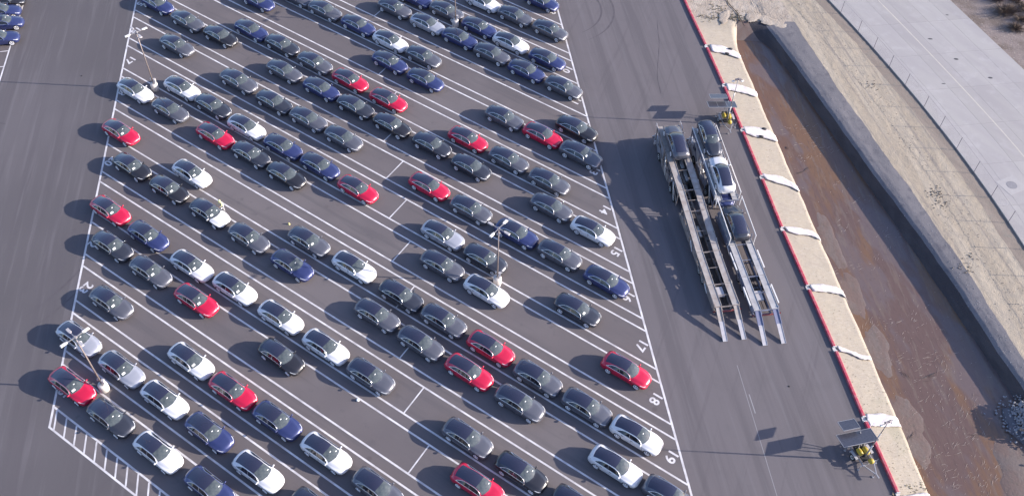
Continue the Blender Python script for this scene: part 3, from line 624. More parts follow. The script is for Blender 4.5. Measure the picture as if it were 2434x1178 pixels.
def build_car_meshes():
    V = []; F = []; I = []
    rings = [ring(x) for x in XST]
    full = 2*(NR-1)
    for x, rg in zip(XST, rings):
        pts = [(bent(x, y, j), y, z) for j, (y, z) in enumerate(rg)] + [(bent(x, rg[j][0], j), -rg[j][0], rg[j][1]) for j in range(NR-2, 0, -1)]
        V += pts
    N = len(XST)
    for i in range(N-1):
        xm = (XST[i]+XST[i+1])/2
        for j in range(full):
            a, b2 = i*full+j, i*full+(j+1) % full
            F.append((a, b2, b2+full, a+full))
            jj = j if j < NR-1 else full-1-j
            m = 0
            if jj == 7 and -1.70 < xm < .96: m = 2
            if jj in (10, 11):
                if .24 < xm < 1.12: m = 3
                elif -1.0 < xm < .24: m = 1
                elif -2.0 < xm < -1.0: m = 4
            if jj == 0: m = 5
            if jj == 1 and (xm > 1.95 or xm < -1.95 or abs(xm) < 1.0): m = 5
            I.append(m)
    F.append(tuple(range(full))[::-1]); F.append(tuple((N-1)*full+j for j in range(full))); I += [0, 0]
    F = [tuple(reversed(f)) for f in F]
    mats = [PAINT['grey'], M_glassroof, M_sideglass, M_windshield, M_glassroof, M_black]
    me = mesh('car_shell', V, F, mats, True, I)
    o = link('car_shell', me)
    cut = MB()
    for ax_ in (1.50, -1.375):
        for sy in (1, -1): cut.lathe([(.375, .60), (.375, 1.15)], c=(ax_, 0, .335), axis='Y', n=24) if sy > 0 else cut.lathe([(.375, -1.15), (.375, -.60)], c=(ax_, 0, .335), axis='Y', n=24)
    cm = cut.me('cut', mats); cm.polygons.foreach_set('material_index', [5]*len(cm.polygons)); co = link('cut', cm)
    bm = bmesh.new(); bm.from_mesh(cm); bmesh.ops.recalc_face_normals(bm, faces=bm.faces); bm.to_mesh(cm); bm.free()
    bm = bmesh.new(); bm.from_mesh(me); bmesh.ops.recalc_face_normals(bm, faces=bm.faces); bm.to_mesh(me); bm.free()
    md = o.modifiers.new('b', 'BOOLEAN'); md.operation = 'DIFFERENCE'; md.object = co; md.solver = 'EXACT'
    bpy.context.view_layer.update()
    ev = bpy.data.meshes.new_from_object(o.evaluated_get(bpy.context.evaluated_depsgraph_get()))
    bpy.data.objects.remove(o); bpy.data.objects.remove(co)
    Vv = [v.co.copy() for v in ev.vertices]; polys = [(tuple(p_.vertices), p_.material_index, p_.center.y) for p_ in ev.polygons]
    out = {}
    def sub(name, sel, m, smooth=True):
        fs = [f for f, i, y in polys if sel(i, y)]; used = sorted({a for f in fs for a in f}); mp = {a: n for n, a in enumerate(used)}
        out[name] = mesh(name, [Vv[a] for a in used], [tuple(mp[a] for a in f) for f in fs], m, smooth)
    sub('body', lambda i, y: i == 0, PAINT['grey']); sub('underbody', lambda i, y: i == 5, M_black, False)
    sub('roof_glass', lambda i, y: i == 1, M_glassroof); sub('windshield', lambda i, y: i == 3, M_windshield); sub('rear_window', lambda i, y: i == 4, M_glassroof)
    sub('side_window_l', lambda i, y: i == 2 and y > 0, M_sideglass); sub('side_window_r', lambda i, y: i == 2 and y < 0, M_sideglass)
    for s_, key in ((1, 'l'), (-1, 'r')):
        lo = [(bent(x, ring(x)[7][0], 7), s_*(ring(x)[7][0]+.012), ring(x)[7][1]) for x in XST if -1.76 < x < 1.0]; hi = [(bent(x, ring(x)[8][0], 8), s_*(ring(x)[8][0]+.012), ring(x)[8][1]) for x in XST if -1.76 < x < 1.0]
        b = MB().tube(lo, .018, 5).tube(hi, .018, 5).tube([lo[0], hi[0]], .016, 5).tube([lo[-1], hi[-1]], .016, 5)
        x = -.32; b.tube([(x, s_*(ring(x)[7][0]+.01), ring(x)[7][1]), (x-.06, s_*(ring(x)[8][0]+.01), ring(x)[8][1])], .016, 5)
        out['window_trim_'+key] = b.me('window_trim', M_chrome)
        def patch(name, x0, x1, j0, j1, m, off=.008):
            xs = np.linspace(x0, x1, 6); P_ = [[Vector((x, s_*ring(x)[j][0], ring(x)[j][1])) for j in range(j0, j1+1)] for x in xs]
            n = j1-j0+1; V2 = []; c = Vector((x0*.5, 0, .5))
            for row in P_:
                for q in row: V2.append(Vector((bent(q.x, q.y, 6), q.y, q.z)) + (q-c).normalized()*off)
            F2 = [(i*n+j, i*n+j+1, (i+1)*n+j+1, (i+1)*n+j) for i in range(5) for j in range(n-1)]
            return mesh(name, V2, F2, m, True)
        out['headlight_'+key] = patch('headlight', 1.90, 2.26, 5, 7, M_headlight, .012)
        out['tail_light_'+key] = patch('tail_light', -2.30, -2.05, 4, 6, M_taillight, .012)
        b = MB().lathe([(.01, -.10), (.065, -.085), (.08, 0), (.07, .085), (.02, .11)], axis='Y', n=10); b.v = [(v[0]*.85, v[1], v[2]*.8) for v in b.v]
        b.v = [(v[0]+.80, v[1]+s_*.97, v[2]+.97) for v in b.v]; b.box((.82, s_*.90, .955), (.07, .26, .035))
        out['side_mirror_'+key] = b.me('side_mirror', PAINT['grey'], True)
    # wheels
    b = MB().lathe([(.22, -.11), (.31, -.118), (.335, -.085), (.335, .085), (.31, .118), (.22, .11)], axis='Y', n=20); out['tyre'] = b.me('tyre', M_tyre, True)
    b = MB().lathe([(.262, -.10), (.262, .116), (.225, .122), (.20, .098), (.05, .102), (.02, .108)], axis='Y', n=20)
    for t in range(5):
        a = t*2*PI/5; b.bar((.04*math.cos(a), .108, .04*math.sin(a)), (.23*math.cos(a), .112, .23*math.sin(a)), .095, .03)
    out['rim'] = b.me('rim', M_rim)
    out['tag1'] = MB().box((0, 0, 0), (.17, .30, .006)).me('paper_tag', M_paper)
    out['tag2'] = MB().box((0, 0, 0), (.06, .13, .006)).me('paper_tag', M_paper)
    out['seam'] = None
    # door seams and handles
    for s_, key in ((1, 'l'), (-1, 'r')):
        b = MB()
        for x in (.98, -.12, -1.02):
            pts = [(x + (.0 if j > 3 else .02), s_*(ring(x)[j][0]+.002), ring(x)[j][1]) for j in (3, 4, 5, 6)]; b.tube(pts, .007, 4)
        for x in (-.02, -.92): b.box((x, s_*(WB(x)*.99+.012), ZB(x)-.13), (.19, .02, .025))
        out['door_seam_'+key] = b.me('door_seam', M_black)
    return out
CM = build_car_meshes()
def windshield_frame(x, y, dz=.012):
    e_ = .03; z0 = ZC(x)-.012*min(1, abs(y)/.35); s_ = (ZC(x+e_)-ZC(x-e_))/(2*e_)
    return Vector((x, y, z0+dz)), -math.atan(s_)
PB = {}
def paint_mesh(key, c):
    if (key, c) not in PB:
        m = CM[key].copy(); m.materials[0] = PAINT[c]; PB[(key, c)] = m
    return PB[(key, c)]
def make_car(c, tagn=0, dark_rims=False, name='parked_car'):
    root = empty(name)
    body = link('body', paint_mesh('body', c), root)
    link('underbody', CM['underbody'], root)
    for k_ in ('roof_glass', 'windshield', 'rear_window'): link(k_, CM[k_], root)
    for k_ in ('l', 'r'):
        link('side_window', CM['side_window_'+k_], root); link('window_trim', CM['window_trim_'+k_], root)
        link('headlight', CM['headlight_'+k_], root); link('tail_light', CM['tail_light_'+k_], root)
        link('side_mirror', paint_mesh('side_mirror_'+k_, 'white' if c == 'half' else c), root)
        link('door_seam', CM['door_seam_'+k_], root)['kind'] = 'stuff'
    for x in (1.50, -1.375):
        for s_ in (1, -1):
            w = link('wheel', CM['tyre'], root, (x, s_*.80, .335), (0, 0, 0 if s_ > 0 else PI)); link('rim', CM['rim'], w)
    if tagn & 1:
        q, ry = windshield_frame(.86, -.36); link('paper_tag', CM['tag1'], root, q, (0, ry, 0))
    if tagn & 2:
        q, ry = windshield_frame(.52, .02); link('paper_tag', CM['tag2'], root, q, (0, ry, 0))
    if tagn & 4:
        q, ry = windshield_frame(.80, .38); link('paper_tag', CM['tag2'], root, q, (0, ry, 0))
    return root
PROTO = {}
def place_car(c, loc, rz, tagn, scale=None, name='parked_car'):
    kc = c.rstrip('S')
    if (kc, tagn) not in PROTO:
        PROTO[(kc, tagn)] = make_car(kc, tagn); o = PROTO[(kc, tagn)]
        for ch in o.children_recursive: KIDS.setdefault(ch.parent.name, []).append(ch)
    else:
        o = copy_tree(PROTO[(kc, tagn)])
    o.location = loc; o.rotation_euler = (0, 0, rz); o.scale = scale or (1, 1, 1)
    return o
CNAME = {'white': 'white', 'silver': 'pale silver', 'grey': 'dark grey', 'darkgrey': 'charcoal', 'black': 'black', 'blue': 'deep blue', 'red': 'bright red', 'half': 'charcoal'}
ORD = ['', 'first', 'second', 'third', 'fourth', 'fifth', 'sixth', 'seventh', 'eighth', 'ninth', 'tenth', 'eleventh', 'twelfth', 'thirteenth']
LW = dict(enumerate('zero one two three four five six seven eight nine ten eleven twelve thirteen fourteen fifteen sixteen seventeen eighteen nineteen twenty twenty-one twenty-two twenty-three twenty-four twenty-five'.split()))
lanes_c = {}
for c in CARS: lanes_c.setdefault(c[1], []).append(c)
for k, lst in lanes_c.items():
    lst.sort(key=lambda q: q[3])
    for i in range(1, len(lst)):
        if lst[i][3]-lst[i-1][3] < 4.85: lst[i][3] = lst[i-1][3]+4.85
    for i, (c, kk, fr, s) in enumerate(lst):
        big = c.endswith('S'); kc = c.rstrip('S')
        sc = (1.06, 1.06, 1.03) if big else (1, 1, 1)
        tg = (random.choice((0, 0, 2, 2, 4, 6, 1)))
        if kk >= 19 and s < -50: tg = 3
        if kc == 'half': tg = 7
        z = .010
        o = place_car(c, LP(kk+fr, s, z), TH + R(random.uniform(-.8, .8)), tg, sc)
        nm = CNAME[kc]; same = [q for q in lst if CNAME[q[0].rstrip('S')] == nm]; n = same.index(lst[i])+1
        kind = 'large sedan' if big else 'sedan'
        if kc == 'half': lab = 'charcoal sedan with a stark white bonnet, person in yellow standing beside it'
        else:
            lead = f'only {nm} {kind}' if len(same) == 1 else f'{ORD[n]} {nm} {kind} from the left'
            ahead = CNAME[lst[i+1][0].rstrip('S')] if i+1 < len(lst) and lst[i+1][3]-s < 6.5 else None
            lab = f'{lead}, lane {LW[k]}, ' + (f'nosing up to a {ahead} car' if ahead else 'open space ahead')
        tag(o, lab, 'car', 'sedans parked in the numbered lanes')
        if kc == 'half':
            # bonnet and nose of the odd car are white: a panel set just proud of the body
            xs = [x for x in XST if x > 1.15]; V = []; F = []; js = list(range(4, NR)); n_ = 2*len(js)-1
            for x in xs:
                rg = ring(x); pts = [(bent(x, rg[j][0], j), rg[j][0], rg[j][1]) for j in js] + [(bent(x, rg[j][0], j), -rg[j][0], rg[j][1]) for j in js[-2::-1]]
                for q in pts:
                    v = Vector(q); d = (v-Vector((1.0, 0, .5))).normalized(); V.append(v+d*.007)
            for a in range(len(xs)-1):
                if XST[-len(xs):][a] < 1.9: rngj = range(1, n_-2)
                else: rngj = range(n_-1)
                for j in rngj: F.append((a*n_+j, a*n_+j+1, (a+1)*n_+j+1, (a+1)*n_+j))
            bo = link('bonnet', mesh('bonnet', V, F, PAINT['white'], True), o); bo['label'] = 'white bonnet and nose'
# second lot
for i, (c, x, y) in enumerate(LLOT['cars']):
    o = place_car(c, (x, y, .01), R(15), (0, 0, 2, 4)[i])
    tag(o, ['black sedan topmost at the left picture edge, behind the blue cars', 'farthest of the three blue sedans at the left picture edge', 'middle one of three blue sedans at the left picture edge', 'nearest of the three blue sedans at the left picture edge'][i], 'car', 'sedans in the second lot')

# ------------------------------------------------------------------ light poles
def light_pole(loc, label, head_rot=0):
    root = empty('light_pole', (*loc, 0)); tag(root, label, 'lamp post', 'light poles in the parking lot')
    MB().lathe([(.40, 0), (.42, .03), (.41, .80), (.37, .90), (.26, .95), (.05, .96)], n=20).build('concrete_base', M_polecon, root, True)
    MB().box((0, 0, .985), (.42, .42, .05)).build('base_plate', M_galv, root)
    MB().tube([(0, 0, .98), (0, 0, 8.1)], [.078, .05], 10).build('pole', M_polepaint, root, True)
    MB().box((.22, .02, 1.35), (.20, .26, .42)).bar((.1, 0, 1.35), (.2, 0, 1.35), .05).build('control_box', M_lampgrey, root)
    MB().box((-.17, .05, 1.55), (.12, .16, .22)).build('junction_box', M_galv, root)
    arms = MB(); a0 = R(55.7)+head_rot
    for t, L in ((a0, .95), (a0+PI, .95), (a0+PI/2, .85), (a0-PI/2, .85)):
        d = Vector((math.cos(t), math.sin(t), 0)); arms.bar(Vector((0, 0, 7.95)), d*L*.7+Vector((0, 0, 7.98)), .06)
    arms.box((0, 0, 7.93), (.26, .26, .22)).build('cross_arm', M_galv, root)
    for i, (t, L) in enumerate(((a0, 1.02), (a0+PI, 1.02), (a0+PI/2, .95), (a0-PI/2, .95))):
        d = Vector((math.cos(t), math.sin(t), 0))
        b = MB().box((0, 0, 0), (.54, .26, .08), taper=.85).box((-.29, 0, .0), (.12, .14, .10))
        b.build('luminaire', M_lamp if i < 2 else M_lampgrey, root, loc=d*L+Vector((0, 0, 8.0)), rot=(0, 0, t))
    cb = MB().box((.10, 0, 7.3), (.16, .12, .12)).box((-.11, .03, 7.15), (.14, .12, .14)).build('camera', M_lampgrey, root)
    return root
light_pole(POLES[0], 'tall four headed light pole between lanes 17 and 18 in the middle of the lot', 0)
light_pole(POLES[1], 'tall light pole behind the red car at the lower left corner', R(-6))
light_pole(POLES[2], 'tall light pole beside the white sedan at the left end of lane 18', R(-12))
light_pole(POLES[3], 'light pole at the top of the picture whose head is cut off', R(0))

# ------------------------------------------------------------------ solar light towers on trailers
def light_tower(loc, rz, prz, label, small_off):
    root = empty('solar_light_tower', (*loc, 0), rz); tag(root, label, 'light tower', 'solar light towers by the kerb')
    Y_ = mat('yellow_enclosure', (.46, .34, .03), .5, noise=((.24, .17, .03), .8), scale=4.)
    # chassis along local x, hitch at +x
    MB().box((0, .55, .50), (2.0, .08, .1)).box((0, -.55, .50), (2.0, .08, .1)).box((-.95, 0, .50), (.08, 1.02, .1)).box((.95, 0, .50), (.08, 1.02, .1)).bar((.95, .5, .5), (2.05, 0, .5), .08).bar((.95, -.5, .5), (2.05, 0, .5), .08).box((2.2, 0, .5), (.35, .1, .1)).build('chassis', M_galv, root)
    MB().tube([(1.95, -.12, .05), (1.95, -.12, .75)], .035, 6).lathe([(.10, 0), (.10, .04)], c=(1.95, -.12, .02)).build('jockey_leg', M_galv, root)
    wh = MB().lathe([(.18, -.09), (.30, -.1), (.32, 0), (.30, .1), (.18, .09)], axis='Y', n=16)
    for s_ in (1, -1):
        w = wh.build('wheel', M_tyre, root, True, loc=(-.1, s_*.78, .32)); MB().lathe([(.18, -.07), (.18, .1), (.05, .08)], axis='Y', n=12).build('rim', M_lamp, w, rot=(0, 0, 0 if s_ > 0 else PI))
        MB().box((-.1, s_*.78, .69), (.85, .24, .04)).box((-.52, s_*.78, .6), (.04, .24, .2)).build('fender', M_lampgrey, root)
    b = MB().lathe([(.05, -.36), (.20, -.33), (.25, -.13), (.25, .13), (.20, .33), (.05, .36)], axis='X', n=12); b.v = [(v[0], v[1]+.24, v[2]+.90) for v in b.v]; b.build('battery_housing', Y_, root, True)
    b = MB().lathe([(.05, -.33), (.18, -.30), (.22, -.10), (.22, .10), (.18, .30), (.05, .33)], axis='X', n=12); b.v = [(v[0]-.12, v[1]-.28, v[2]+.88) for v in b.v]; b.build('battery_housing', Y_, root, True)
    b = MB().lathe([(.04, -.24), (.20, -.18), (.24, 0), (.20, .18), (.04, .24)], axis='X', n=12); b.v = [(v[0]+.95, v[1]+.12, v[2]+.85) for v in b.v]; b.build('fuel_tank', Y_, root, True)
    MB().box((-.45, .02, .72), (.75, .85, .32)).box((.45, -.05, .62), (.5, .7, .12)).build('equipment_box', M_black, root)
    for sx, sy in ((1, 1), (1, -1), (-1, 1), (-1, -1)):
        MB().bar((sx*.9, sy*.5, .5), (sx*.95, sy*.88, .45), .06).tube([(sx*.95, sy*.88, .03), (sx*.95, sy*.88, .7)], .03, 6).lathe([(.11, 0), (.11, .03)], c=(sx*.95, sy*.88, .01), n=10).build('outrigger', M_galv, root)
    # mast and lamps
    MB().tube([(.35, 0, .5), (.35, 0, 2.6)], .075, 8).tube([(.35, 0, 2.5), (.35, 0, 4.6)], .055, 8).tube([(.35, 0, 4.5), (.35, 0, 6.4)], .038, 8).build('mast', M_galv, root, True)
    MB().bar((.35, -.55, 6.35), (.35, .55, 6.35), .05).box((.35, 0, 6.5), (.12, .16, .25)).build('lamp_bar', M_darkpost, root)
    for i, yy in enumerate((-.5, -.18, .18, .5)):
        MB().box((.35, yy, 6.22 + (.26 if i in (1, 2) else 0)), (.16, .28, .20), rz=R(12*(i-1.5)), ry=R(35)).build('floodlight', M_lamp if i in (0, 3) else M_darkpost, root)
    # panels: frame stands over the chassis
    pr = prz-rz
    M_cell = mat('solar_cells', (.05, .05, .065), .3, coat=.3, spec=.7, noise=((.10, .10, .125), .5), scale=6.)
    MB().bar((-.3, .3, .6), (-.6, .3, 1.85), .06).bar((-.3, -.3, .6), (-.5, -.3, 1.85), .06).bar((-.4, .2, .6), (-1.3, .2, 2.05), .05).build('panel_stand', M_galv, root)
    def panel(cx, cy, cz, w, d, tilt, n):
        c = Vector((cx, cy, 0)); c.rotate(Matrix.Rotation(-rz, 3, 'Z'))
        fr = MB(); rot = (tilt, 0, pr)
        fr.box((0, 0, 0), (w, d, .035)); f = fr.build('solar_panel', M_cell, root, loc=(c.x, c.y, cz), rot=rot)
        g = MB()
        for s_ in (1, -1): g.box((0, s_*(d/2+.012), .004), (w+.05, .035, .06)); g.box((s_*(w/2+.012), 0, .004), (.035, d-.02, .058))
        for j in range(1, n): g.box((-w/2+w*j/n, 0, .012), (.035, d-.02, .03))
        g.build('frame', M_galv, f)
    panel(-.70, .70, 1.95, 3.15, 1.30, R(-12), 1 if small_off else 3)
    panel(-1.30+(.25 if not small_off else 0), 1.72, 2.25, 1.5 if small_off else 1.9, 1.0, R(-14), 1 if small_off else 1)
    return root
light_tower(TOWERS[1], R(-66), R(15), 'nearer yellow solar light tower with dark panels parked by the red kerb', True)
light_tower(TOWERS[0], R(-84), R(4), 'farther yellow solar light tower parked beyond the noses of the car haulers', False)

# ------------------------------------------------------------------ car haulers
def hauler(loc, rz, label, deckm, framem, cabm, rampm, accent, variant):
    root = empty('car_hauler', (*loc, 0), rz); tag(root, label, 'car hauler', 'car haulers beside the lot')
    M_steel = M_galv
    prof = [(3.2, 1.15), (5.8, 1.18), (9.7, 1.35), (14.6, 1.95), (17.2, 2.30), (22.4, 2.75), (26.0, 3.05)] if variant == 0 else \
           [(3.2, 1.15), (7.2, 1.20), (11.2, 1.25), (15.4, 1.35)]
    prof2 = [] if variant == 0 else [(16.4, 2.05), (20.0, 2.5), (24.0, 2.95), (26.2, 3.05)]
    def deck(pr):
        for (x0, z0), (x1, z1) in zip(pr[:-1], pr[1:]):
            for s_ in (1, -1):
                b = MB().bar((x0+.03, s_*.86, z0), (x1-.03, s_*.86, z1), .64, .07)
                for e_ in (-.33, .33): b.bar((x0+.03, s_*.86+e_, z0+.05), (x1-.03, s_*.86+e_, z1+.05), .04, .06)
                b.build('track', deckm, root)
        for i, (x, z) in enumerate(pr):
            MB().bar((x, -1.25, z-.08), (x, 1.25, z-.08), .10, .10).build('cross_member', framem, root)
        for (x0, z0), (x1, z1) in zip(pr[:-1], pr[1:]):
            n = max(1, int((x1-x0)/2.6))
            for j in range(1, n+1):
                t = j/(n+1); MB().bar((x0+(x1-x0)*t, -.60, z0+(z1-z0)*t-.02), (x0+(x1-x0)*t, .60, z0+(z1-z0)*t-.02), .06, .05).build('cross_member', framem, root)
    deck(prof)
    if prof2: deck(prof2)
    zof = lambda x: float(np.interp(x, [q[0] for q in prof+prof2], [q[1] for q in prof+prof2]))
    # lower deck / chassis
    xr, xf = 3.0, 15.6
    b = MB()
    for s_ in (1, -1): b.box(((xr+xf)/2, s_*.45, .72), (xf-xr, .12, .22)); b.box(((xr+xf)/2, s_*1.18, .62), (xf-xr, .10, .30))
    for x in np.arange(xr+.1, xf, 3.1): b.box((x, 0, .60), (.10, 2.26, .10))
    b.build('trailer_chassis', framem, root)
    for s_ in (1, -1):      # tool lockers and closed flank plates low on the sides
        for x0, x1 in ((3.5, 6.1), (9.2, 11.6), (11.8, 14.9), (20.2, 22.9)):
            MB().box(((x0+x1)/2, s_*1.225, .86), (x1-x0, .05, .74 if variant == 0 else .6)).build('flank_plate', framem, root)
    b = MB()
    for s_ in (1, -1):
        for x0, x1 in ((8.9, 11.6), (11.8, 15.2)): b.box(((x0+x1)/2, s_*.80, .50), (x1-x0, .62, .05))
    b.build('lower_deck', deckm, root)
    b = MB()
    for s_ in (1, -1): b.box((20.6, s_*.42, .78), (10.0, .10, .24))
    for x in np.arange(16.2, 25.5, 1.4): b.box((x, 0, .72), (.12, .74, .12))
    b.box((16.4, 0, .62), (1.8, .35, .16)).box((18.6, 0, .93), (1.1, .9, .06)).build('tractor_chassis', framem, root)
    for x0, x1 in ((19.8, 21.4), (21.7, 23.0)):
        for s_ in (1, -1): MB().lathe([(.1, -(x1-x0)/2), (.30, -(x1-x0)/2+.03), (.30, (x1-x0)/2-.03), (.1, (x1-x0)/2)], c=((x0+x1)/2, s_*.88, .62), axis='X', n=14).build('fuel_tank', M_steel, root, True)
    # posts and side frames
    for s_ in (1, -1):
        px = [3.3, 5.9, 9.0, 11.8, 15.0] + [16.8, 19.6, 22.6, 25.8]
        for x in px:
            zt = zof(x); top = zt + (.12 if variant == 0 else (.55 if x in (11.8, 15.0) else .12))
            MB().bar((x, s_*1.22, .5), (x+.1, s_*1.22, top), .13, .10).build('post', framem, root)
        for x0, x1 in zip(px[:-1], px[1:]):
            if x0 == 15.0: continue
            MB().bar((x0, s_*1.22, .75), (x1, s_*1.22, zof(x1)-.1), .07).build('brace', framem, root)
            MB().bar((x0+.05, s_*1.21, zof(x0)-.16), (x1-.05, s_*1.21, zof(x1)-.16), .10, .14).build('side_rail', framem, root)
        for x0 in (5.2, 10.4, 17.6, 21.0):     # hydraulic rams, bright rods
            MB().tube([(x0, s_*1.33, .7), (x0+.9, s_*1.33, zof(x0+.9)-.15)], .045, 7).build('hydraulic_ram', M_lamp, root, True)
        if variant == 1:
            MB().tube([(11.2, s_*1.30, 2.35), (16.2, s_*1.30, 2.75)], .05, 6).bar((11.2, s_*1.28, 1.2), (11.2, s_*1.28, 2.35), .07).bar((16.1, s_*1.28, 1.5), (16.1, s_*1.28, 2.75), .07).build('guard_rail', M_lamp, root)
            MB().tube([(16.6, s_*1.32, 2.9), (25.9, s_*1.32, 3.55)], .05, 6).bar((16.6, s_*1.3, 2.0), (16.6, s_*1.3, 2.9), .06).bar((21.2, s_*1.3, 2.5), (21.2, s_*1.3, 3.2), .06).bar((25.9, s_*1.3, 2.9), (25.9, s_*1.3, 3.55), .06).build('guard_rail', M_lamp, root)
            for x0 in (4.0, 8.3): MB().box((x0+.9, s_*1.38, 1.22), (2.2, .12, .10)).build('walkway', M_lamp, root)
        else:
            MB().tube([(25.2, s_*1.32, 3.3), (26.2, s_*1.32, 3.4)], .04, 6).bar((25.2, s_*1.3, 2.9), (25.2, s_*1.3, 3.3), .06).bar((26.2, s_*1.3, 3.0), (26.2, s_*1.3, 3.4), .06).build('guard_rail', M_lampgrey, root)
    # wheels
    tw = MB().lathe([(.25, -.16), (.44, -.17), (.48, -.12), (.48, .12), (.44, .17), (.25, .16)], axis='Y', n=20).me('tyre', M_tyre, True)
    rm = MB().lathe([(.27, .0), (.27, .165), (.23, .17), (.20, .10), (.08, .12), (.05, .18)], axis='Y', n=16).me('rim', M_lamp)
    for x in ((7.0, 8.15) if variant == 0 else (6.5, 7.7)) + (17.9, 19.2, 24.0):
        for s_ in (1, -1):
            w = link('wheel', tw, root, (x, s_*1.06, .48), (0, 0, 0 if s_ > 0 else PI)); link('rim', rm, w)
            if x < 20: MB().box((x, s_*1.06, 1.01), (1.05, .40, .04)).build('mudguard', M_black, root)
    # cab under the head rack
    cab = MB()
    for (x0, x1, z0, z1, w0) in ((23.1, 25.4, .55, 2.45, 2.25),):
        xs = [(23.1, 2.35), (24.3, 2.45), (24.9, 2.30), (25.35, 1.55), (26.7, 1.40), (26.95, 1.1), (27.0, .55)]
        V = []; F = []
        for x, z in xs:
            w_ = 1.15 if x < 25 else (1.05 if x < 26.8 else .95)
            V += [(x, -w_, .55), (x, w_, .55), (x, w_, z-.12), (x, w_*.88, z), (x, -w_*.88, z), (x, -w_, z-.12)]
        for i in range(len(xs)-1):
            for j in range(6): F.append((i*6+j, i*6+(j+1) % 6, (i+1)*6+(j+1) % 6, (i+1)*6+j))
        F += [tuple(range(6))[::-1], tuple((len(xs)-1)*6+j for j in range(6))]
        cab.add(V, F)
    c = cab.build('cab', cabm, root)
    MB().add([(24.92, -.95, 2.24), (24.92, .95, 2.24), (25.38, .98, 1.60), (25.38, -.98, 1.60)], [(0, 3, 2, 1)]).build('windshield', M_glassroof, c, loc=(.012, 0, .012))
    for s_ in (1, -1):
        MB().box((24.45, s_*1.158, 1.75), (.85, .012, .55)).build('side_window', M_sideglass, c)
        MB().bar((24.9, s_*1.15, 1.7), (25.0, s_*1.50, 1.75), .03).box((25.0, s_*1.55, 1.72), (.10, .22, .48)).build('side_mirror', M_lampgrey, c)
        MB().box((27.0, s_*.72, .95), (.05, .34, .2)).build('headlight', M_headlight, c)
    MB().box((27.06, 0, .58), (.12, 2.3, .28)).build('bumper', M_steel, c)
    # tail: ramps, lamp bar
    for s_ in (1, -1):
        L = ((3.15, 1.10), (1.75, .62), (0.02, .04))
        rp = MB()
        for e_ in (-.25, .25): rp.bar((L[0][0], s_*.86+e_, L[0][1]+.04), (L[1][0], s_*.88+e_, L[1][1]+.04), .05, .12)
        rp.bar((L[0][0], s_*.86, L[0][1]), (L[1][0], s_*.88, L[1][1]), .48, .05)
        rp.build('ramp_hinge_section', accent, root)
        r2 = MB().bar((L[1][0]+.1, s_*.88, L[1][1]+.05), (L[2][0], s_*.90, L[2][1]), .46, .05)
        for e_ in (-.22, .22): r2.bar((L[1][0]+.1, s_*.88+e_, L[1][1]+.08), (L[2][0], s_*.90+e_, L[2][1]+.03), .03, .07)
        r2.build('ramp', rampm, root)
    b = MB().box((3.0, 0, .62), (.10, 1.5, .16)); b.build('rear_bumper', mat('red_white_bumper', (.26, .07, .075), .5), root)
    for s_ in (1, -1): MB().box((2.93, s_*1.28, .80), (.08, .22, .14)).build('tail_light', M_taillight, root)
    MB().box((5.0, .1, .95), (1.1, .62, .18)).build('tool_tray', M_lampgrey, root)
    b = MB()
    for s_ in (-.28, .05, .3): b.tube([(3.6, s_, .80), (6.6, s_*.8, .86), (9.6, s_, .80)], .03, 5)
    b.build('hydraulic_hoses', M_black, root, True)
    MB().lathe([(.1, -.7), (.18, -.66), (.18, .66), (.1, .7)], c=(12.6, .0, .95), axis='X', n=10).build('air_tank', M_steel, root, True)
    return root
M_beige = mat('worn_beige_deck', (.36, .335, .32), .7, noise=((.25, .205, .185), .9), scale=1.6)
M_beigeF = mat('worn_beige_frame', (.26, .225, .21), .7, noise=((.13, .105, .10), .9), scale=2.2)
M_pale = mat('pale_deck', (.42, .41, .415), .6, noise=((.28, .27, .275), .9), scale=1.6)
M_bluish = mat('blue_frame_paint', (.20, .215, .28), .55, noise=((.11, .115, .16), .8), scale=2.)
M_alu = mat('aluminium_ramp', (.44, .43, .46), .55, metal=.2, noise=((.34, .33, .35), .8), scale=2.)
M_bluepl = mat('blue_ramp_plate', (.17, .18, .27), .5)
hl = hauler(TRUCKS[0], R(100.5), 'left hand empty car hauler with worn beige tracks, one grey car on its head', M_beige, M_beigeF, mat('grey_cab_paint', (.20, .205, .24), .4), M_alu, M_beige, 0)
hr = hauler(TRUCKS[1], R(100.3), 'right hand car hauler with pale tracks and four cars aboard, nearer the kerb', M_pale, M_bluish, mat('pale_cab_paint', (.42, .43, .48), .4), M_alu, M_bluepl, 1)
def on_truck(base, rz, x, y, z, pitch, back, c, label, tg=0):
    d = Vector((math.cos(rz), math.sin(rz), 0)); n = Vector((-d.y, d.x, 0))
    o = place_car(c, Vector((*base, 0)) + d*x + n*y + Vector((0, 0, z)), 0, tg, name='parked_car')
    o.rotation_euler = (0, pitch if back else -pitch, rz + (PI if back else 0))
    tag(o, label, 'car', 'cars loaded on the haulers')
on_truck(TRUCKS[0], R(100.5), 23.1, 0, 2.90, R(4.9), False, 'grey', 'dark grey sedan alone on the head of the left hand hauler', 0)
on_truck(TRUCKS[1], R(100.3), 24.0, 0, 3.02, R(5), True, 'darkgrey', 'dark sedan on the head of the right hand hauler, nose towards the viewer', 2)
on_truck(TRUCKS[1], R(100.3), 19.2, 0, 2.50, R(6.5), False, 'white', 'white sedan on the upper deck of the right hand hauler', 0)
on_truck(TRUCKS[1], R(100.3), 18.3, 0, 1.15, R(0), True, 'blue', 'blue sedan tucked under the white one on the right hand hauler', 0)
on_truck(TRUCKS[1], R(100.3), 13.5, 0, 1.38, R(1.2), False, 'darkgrey', 'dark sedan on the trailer of the right hand hauler, tail towards the viewer', 0)

